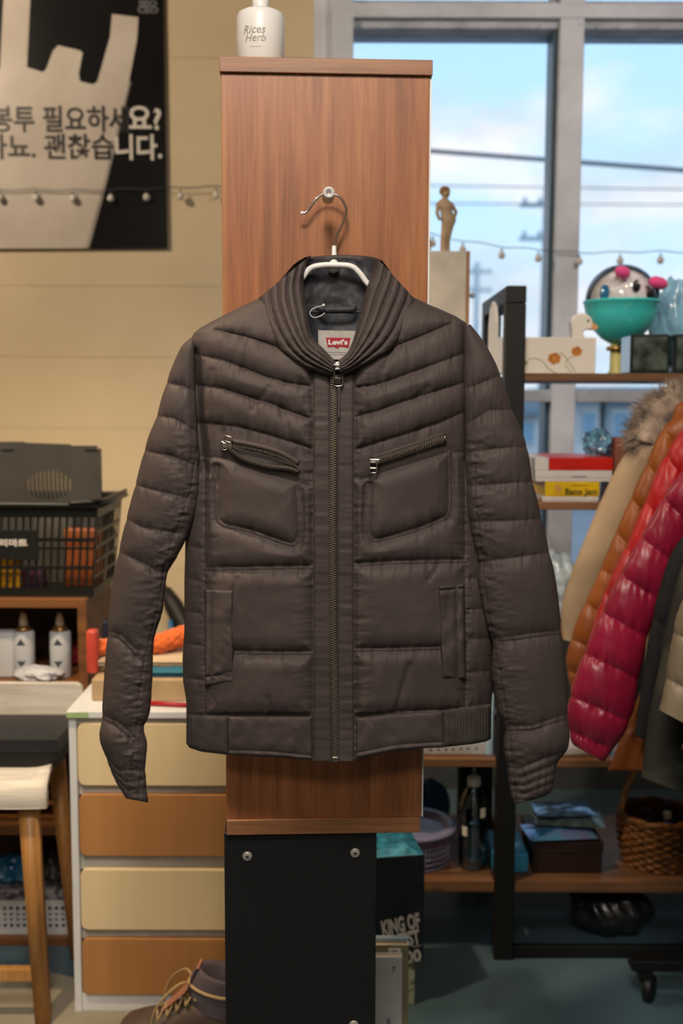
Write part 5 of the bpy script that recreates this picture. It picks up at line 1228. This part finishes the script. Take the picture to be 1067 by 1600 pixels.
# wicker basket with hoop handle
wk = at(1020, 1384, YR+.10); wc = (wk[0]+.012, YR+.125, z4_); m_wick = M('wicker', '#8a5a2c', .6, var=.3, scale=60, lo=.4, hi=.6)
wt = thing('wicker_basket', 'round wicker basket with a hoop handle on the bottom shelf', 'basket', wc)
parts = []; nring = 13
for k in range(nring):
    z = .005+k*.0095; rr = .078+.016*math.sin(k/nring*1.9)
    parts.append(wire_vf([(wc[0]+(rr+.003*math.cos(14*a+k*math.pi))*math.cos(a), wc[1]+(rr+.003*math.cos(14*a+k*math.pi))*math.sin(a), z4_+z) for a in np.linspace(0, 2*math.pi, 84, endpoint=False)], .0056, 6, True))
V, Fc = merge(parts); mk('woven_wall', V, Fc, m_wick, wt)
parts = []
for k in range(28):
    a = 2*math.pi*k/28+.1; parts.append(wire_vf([(wc[0]+(.078+.016*math.sin(q/nring*1.9))*math.cos(a), wc[1]+(.078+.016*math.sin(q/nring*1.9))*math.sin(a), z4_+.004+q*.0095) for q in range(0, 13, 2)], .003, 5))
V, Fc = merge(parts); mk('stakes', V, Fc, m_wick, wt)
lathe('base', [(0, 0), (.078, 0), (.078, .006), (0, .006)], wc, m_wick, wt, 32)
zt_ = z4_+nring*.0095
wire('rim', [(wc[0]+.094*math.cos(a), wc[1]+.094*math.sin(a), zt_+.004+.002*math.sin(10*a)) for a in np.linspace(0, 2*math.pi, 60, endpoint=False)], .008, m_wick, wt, 8, True)
wire('hoop_handle', [(wc[0]-.088*math.cos(a)*(1 if math.cos(a) > 0 else .95), wc[1]+.01*math.cos(a), zt_-.02+.17*math.sin(a)) for a in np.linspace(0, math.pi, 30)], .0075, m_oak, wt, 10)
for i, (dx, dy, mcol, lab) in enumerate(((-.03, -.02, '#3d3a5a', 'dark bottle at the left in the wicker basket'), (.015, -.035, '#57609a', 'violet bottle at the front of the wicker basket'), (.035, .025, '#2e3448', 'dark blue bottle at the back of the wicker basket'))):
    cc = (wc[0]+dx, wc[1]+dy, z4_+.007); t = thing('small_bottle', lab, 'bottle', cc, 'bottles in the wicker basket')
    lathe('bottle_body', [(0, 0), (.02, 0), (.021, .004), (.021, .095), (.016, .108), (.008, .114), (.008, .120)], cc, M('violet_glass', mcol, .1, coat=.5), t, 20); lathe('cap', [(.0095, 0), (.0095, .018), (0, .019)], (cc[0], cc[1], cc[2]+.118), m_whitepl if i == 1 else m_black, t, 16)

# dark bundle below the bottom shelf
b = pz(960, 1440, .05); crumple('dark_bundle', (b[0], YR+.16, .052), .10, .07, .06, M('dark_bag_plastic', '#26282d', .3, coat=.3), 'dark shiny bag on the floor under the rack', 'bag', .35, 61)

# ================================================================== BESIDE THE COLUMN: FIGURE BOX AND BOOKS
YK = 2.30; zk0 = float(at(625, 1508, YK)[2]); zk1 = float(at(625, 1342, YK)[2])
xk1 = float(at(661, 1420, YK+.03)[0]); xk0 = xk1-.17
sup = box('carton', xk0-.02, float(at(648, 1540, YK+.02)[0]), YK+.02, YK+.18, 0, zk0, M('patterned_card', '#9aa08a', .6, var=.4, scale=60, lo=.45, hi=.55, col2='#5f6456'), None, .002)
tag(sup, 'low grey-green patterned carton under the black figure box', 'carton')
kb = thing('figure_box', 'black figure box with white KING OF ARTIST lettering right of the column base', 'box', (xk1, YK+.03, zk0))
m_kb = M('black_gloss_print', '#0e0e10', .25, var=.3, scale=14, col2='#1c1c20', coat=.3)
box('carton_body', xk0, xk1, YK+.02, YK+.16, zk0, zk1, m_kb, kb, .0015)
m_ks = M('silver_ink', '#b5b5b3', .4)
Yk = YK+.0192
text('lettering', 'KING OF', 624.5, 1443, Yk, 25, m_ks, kb, 1.3, wpx=64, roty=.17)
text('lettering', 'ARTIST', 626, 1468, Yk, 24, m_ks, kb, 1.3, wpx=60, roty=.17)
text('lettering', '00', 644, 1494, Yk, 20, m_ks, kb, 1.0, wpx=27, roty=.14)
text('print_line', '------', 650, 1477, Yk, 4.0, m_ks, kb, .2, wpx=15, roty=.14)
n = 26; V = []
for i in range(n):
    for j in range(n):
        s_, t__ = i/(n-1), j/(n-1); e = min(1, 6*min(s_, 1-s_))*min(1, 6*min(t__, 1-t__))
        V.append((xk0+.004+(xk1-xk0-.006)*s_, YK+.022+.136*t__, zk1+.0008+e*(.006+.012*abs(float(fbm(np.array(s_*4+2), np.array(t__*3+7)))))))
mk('film_wrap', V, grid_faces(n, n).tolist(), M('blue_film_wrap', '#4fb4e0', .12, .3, var=.3, scale=40, coat=.8), kb)
kb.rotation_euler = (0, 0, .16)
YBk = 2.06
def book(label, x0, x1, ytop, dy, th, m, m2, bar=None, num=None):
    a, b_, z0, zt = rect(x0, ytop, x1, 1600, YBk+dy); t = thing('book', label, 'book', ((a+b_)/2, YBk+dy, 0), 'books standing beside the black column base')
    a -= .10
    box('cover', a, b_, YBk+dy, YBk+dy+.002, 0, zt, m, t, .0005); box('cover', a, b_, YBk+dy+th-.002, YBk+dy+th, 0, zt, m, t, .0005)
    box('pages', a+.003, b_-.004, YBk+dy+.002, YBk+dy+th-.002, .003, zt-.004, M('page_paper', '#cfc6b4', .8, stretch=(1, 60, 1), scale=10, var=.15), t, 0)
    box('spine', b_-.003, b_, YBk+dy+.0005, YBk+dy+th-.0005, 0, zt, m2, t, .0005)
    return t, zt
m_olive = M('olive_cover', '#8c8668', .5); m_bluec = M('pale_blue_cover', '#9fb9d4', .3, coat=.4); m_wc = M('white_cover', '#cfd0d3', .35, coat=.3)
t, _ = book('tall olive-covered book with a barcode standing behind the white book', 588, 638, 1477, .022, .018, m_olive, m_wc)
bcx = rect(607, 1482, 626, 1503, YBk+.0212); box('barcode_label', bcx[0], bcx[1], YBk+.0212, YBk+.022, bcx[2], bcx[3], m_whitepl, t, 0)
for k in range(5): z = bcx[2]+(bcx[3]-bcx[2])*(.3+.13*k); box('barcode_bar', bcx[0]+.004, bcx[1]-.006, YBk+.0207, YBk+.0213, z-.0007-.0004*(k % 2), z+.0009, m_ink, t, 0)
book('slim book with a shiny pale blue cover at the back of the row', 588, 637, 1466, .044, .012, m_bluec, m_bluec)
t, _ = book('white book with small black print standing in front of the row', 588, 628, 1496, 0.0, .020, m_wc, m_wc)
text('lettering', '7', 615, 1515, YBk-.0004, 9, m_ink, t, .1)
text('lettering', 'II', 607, 1596, YBk-.0004, 10, m_ink, t, .2)

# ================================================================== FAR RIGHT: RAIL OF JACKETS
XRl = .98
rl = thing('clothes_rail', 'black rolling clothes rail carrying the puffer jackets at the right', 'clothes rail', (XRl, 2.0, 0))
zrl = 1.58
wire('rail', [(XRl, 1.45, zrl), (XRl, 2.36, zrl)], .013, m_steel_black, rl, 12)
for y in (1.46, 2.35):
    wire('upright', [(XRl, y, .10), (XRl, y, zrl)], .014, m_steel_black, rl, 12)
    xa = float(pz(996, 1590, 0)[0])+.0 if y > 2 else .70
    box('base_bar', xa, XRl+.36, y-.02, y+.02, .075, .10, m_steel_black, rl, .003)
    for x in (xa+.035, XRl+.32):
        f = box('caster_fork', x-.016, x+.016, y-.014, y+.014, .045, .076, m_steel_black, rl, .003)
        o = lathe('caster_wheel', [(0, -.011), (.024, -.011), (.030, -.008), (.030, .008), (.024, .011), (0, .011)], (0, 0, 0), M('caster_rubber', '#101113', .5), None, 24)
        o.data.transform(Matrix.Translation(Vector((x, y, .030))-Vector(BASE[rl])) @ Matrix.Rotation(math.radians(60), 4, 'Z') @ Matrix.Rotation(math.pi/2, 4, 'X')); o.location = (0, 0, 0); o.parent = f
box('base_beam', XRl-.02, XRl+.02, 1.48, 2.33, .075, .10, m_steel_black, rl, .003)
def seams_between(L, R, ts):
    a = resample(L, 101); b = resample(R, 101); return [[tuple(a[int(t*100)]), tuple(b[int(t*100)])] for t in ts]
def coat(label, m, Yc, L, R, ts, body=None, bts=(), A=9, w=26, cuff=None, hook=True, depth=.5, mb=None, seed=0, wr=2.5):
    c = at(np.mean([p[0] for p in L]), max(p[1] for p in L), Yc); t = thing('hanging_jacket', label, 'jacket', (XRl, Yc, c[2]), 'jackets on the clothes rail')
    sleeve('sleeve', L, R, seams_between(L, R, ts), [], m, t, Yc-.02, depth, A, w, 170, 80, (), wr, seed, 1, .3)
    if body:
        # torso: shoulders to hem, drawn as a padded shell that runs on out of the frame
        (xt, yt), (xb1, yb1) = body; xo = xt+520
        Lb = [(xt+150, yt-60), (xt+40, yt-20), (xt, yt+25), (xt+4, (yt+yb1)/2), (xb1, yb1)]; Rb = [(xo-150, yt-60), (xo-40, yt-20), (xo, yt+25), (xo-4, (yt+yb1)/2), (xo-(xb1-xt), yb1)]
        sleeve('body_shell', Lb, Rb, seams_between(Lb, Rb, bts), [], mb or m, t, Yc+.02, .16, A, w, 130, 110, (), wr, seed+3, 1, .4)
        pk = at(xt+260, yt-60, Yc); 
        lathe('collar', [(.085, 0), (.095, .02), (.09, .05), (.075, .05), (.07, .01)], (pk[0], Yc+.02, pk[2]-.03), mb or m, t, 28, 1, .7, dent=1)
        if hook: wire('hanger_hook', spline([(pk[0], Yc+.02, pk[2]-.03), (pk[0], Yc+.02, zrl-.04), (XRl+.024, Yc+.02, zrl), (XRl, Yc+.02, zrl+.0165), (XRl-.022, Yc+.02, zrl+.002)], 6), .002, m_chrome, t, 8)
    if cuff:
        P, mm = cuff; Q = spline(P, 5); wire('cuff', at(Q[:, 0], Q[:, 1], Yc-.02), 9*Yc/F, mm, t, 10)
    return t
m_beige = M('beige_cotton', '#b0987a', .75, var=.12, scale=9, bump=.15, bscale=60); m_fur = M('hood_fur', '#c2ae9c', .9, var=.4, scale=30, sheen=.6)
m_orng = M('rust_nylon', '#96521f', .45, var=.12, scale=9); m_redn = M('red_nylon', '#b01a20', .42, var=.1, scale=9, spec=.6); m_crim = M('crimson_nylon', '#951a3a', .38, var=.1, scale=9, spec=.6)
m_oliv = M('olive_cotton', '#4b4636', .75, var=.2, scale=8); m_khaki = M('khaki_nylon', '#8c7c66', .5, var=.1, scale=9); m_camo = M('camo_cotton', '#3f3d32', .8, var=.5, scale=10, lo=.45, hi=.55, col2='#2a2822'); m_blk = M('black_fleece', '#0f1013', .8)
bg_ = coat('beige parka with a grey-brown fur hood, farthest on the rail', m_beige, 2.36,
     [(1000, 690), (975, 712), (945, 770), (915, 840), (893, 895), (878, 950), (880, 1000)], [(1075, 700), (1030, 745), (1000, 800), (975, 860), (950, 915), (935, 965), (915, 1010)], (), ((1010, 690), (1000, 1150)), (), 5, 40, None, True, .5, None, 3, 4.0)
# fur hood trim: a thick bent roll bristling with tapered tufts
fc_ = spline([(1003, 690), (1012, 665), (1030, 640), (1056, 625), (1095, 622), (1130, 640), (1150, 680)], 8); Pc = at(fc_[:, 0], fc_[:, 1], 2.33)
wire('fur_roll', Pc, .030, m_fur, bg_, 12)
V = []; Fc = []
for k in range(9000):
    i = rng.integers(0, len(Pc)); a = rng.random()*2*math.pi; d = np.array([math.cos(a), (rng.random()-.6)*1.3, math.sin(a)]); d /= np.linalg.norm(d)
    p = Pc[i]+d*.024+(rng.random(3)-.5)*.012; q = p+d*(.008+.022*rng.random())+(rng.random(3)-.5)*.022+np.array([-.006, 0, -.004]); s_ = np.cross(d, rng.random(3)-.5); s_ = s_/np.linalg.norm(s_)*.0012; o_ = len(V)
    V += [p-s_, p+s_, q]; Fc.append((o_, o_+1, o_+2))
mk('fur', V, Fc, m_fur, bg_, False, kind='stuff')
coat('rust orange quilted jacket between the beige parka and the red puffers', m_orng, 2.27,
     [(1085, 640), (1040, 665), (1012, 720), (985, 780), (955, 850), (925, 920), (900, 975), (885, 1030), (892, 1075)], [(1115, 690), (1085, 700), (1050, 760), (1020, 820), (990, 890), (962, 960), (942, 1020), (925, 1070), (915, 1090)], (.12, .24, .36, .48, .60, .72, .84, .94), ((1050, 640), (950, 1205)), (.15, .3, .45, .6, .75, .9), 7, 20, None, True, .5, None, 5)
coat('bright red puffer jacket just behind the crimson one', m_redn, 2.18,
     [(1090, 650), (1060, 680), (1030, 730), (1005, 790), (980, 850), (955, 900), (935, 950), (920, 1000)], [(1140, 720), (1105, 745), (1075, 800), (1045, 860), (1020, 920), (995, 980), (975, 1030), (960, 1070)], (.2, .4, .6, .8), ((1080, 650), (1000, 1150)), (.2, .4, .6, .8), 8, 26, None, True, .5, M('navy_shell', '#171a24', .5), 7, 5.0)
coat('crimson puffer jacket with a long quilted sleeve nearest the grey sleeve', m_crim, 2.06,
     [(1085, 715), (1050, 758), (1015, 815), (985, 870), (955, 925), (925, 990), (902, 1050), (886, 1105), (890, 1150), (897, 1165)], [(1140, 790), (1090, 800), (1068, 855), (1052, 905), (1030, 945), (1010, 1000), (998, 1060), (986, 1120), (962, 1165), (942, 1190)], (.165, .30, .435, .57, .70, .84, .955), ((1070, 720), (1010, 1180)), (.15, .3, .45, .6, .75, .9), 9, 28, None, True, .5, None, 9, 6.0)
tz = thing_none = None
coat('black fleece jacket in the gap right of the crimson sleeve', m_blk, 1.97,
     [(1100, 800), (1052, 860), (1028, 930), (1012, 1010), (1000, 1090), (992, 1150)], [(1150, 860), (1100, 900), (1075, 960), (1056, 1030), (1040, 1100), (1030, 1165)], (.5,), ((1090, 790), (1010, 1165)), (), 4, 30, None, True, .35, None, 11)
coat('dark camouflage jacket hanging behind the khaki one', m_camo, 1.88,
     [(1110, 820), (1068, 880), (1045, 960), (1030, 1040), (1012, 1130), (1002, 1215)], [(1170, 880), (1130, 930), (1108, 1000), (1092, 1080), (1078, 1160), (1066, 1240)], (.55,), ((1095, 800), (1040, 1235)), (), 4, 40, None, True, .45, None, 13, 4.0)
coat('khaki padded jacket at the right edge, nearest on the rail', m_khaki, 1.76,
     [(1120, 840), (1085, 900), (1058, 960), (1046, 1020), (1036, 1085), (1030, 1110)], [(1190, 880), (1165, 950), (1145, 1010), (1128, 1070), (1112, 1130), (1105, 1150)], (.3, .58, .82), ((1120, 820), (1065, 1170)), (.2, .4, .6, .8), 8, 26, None, True, .5, None, 15)
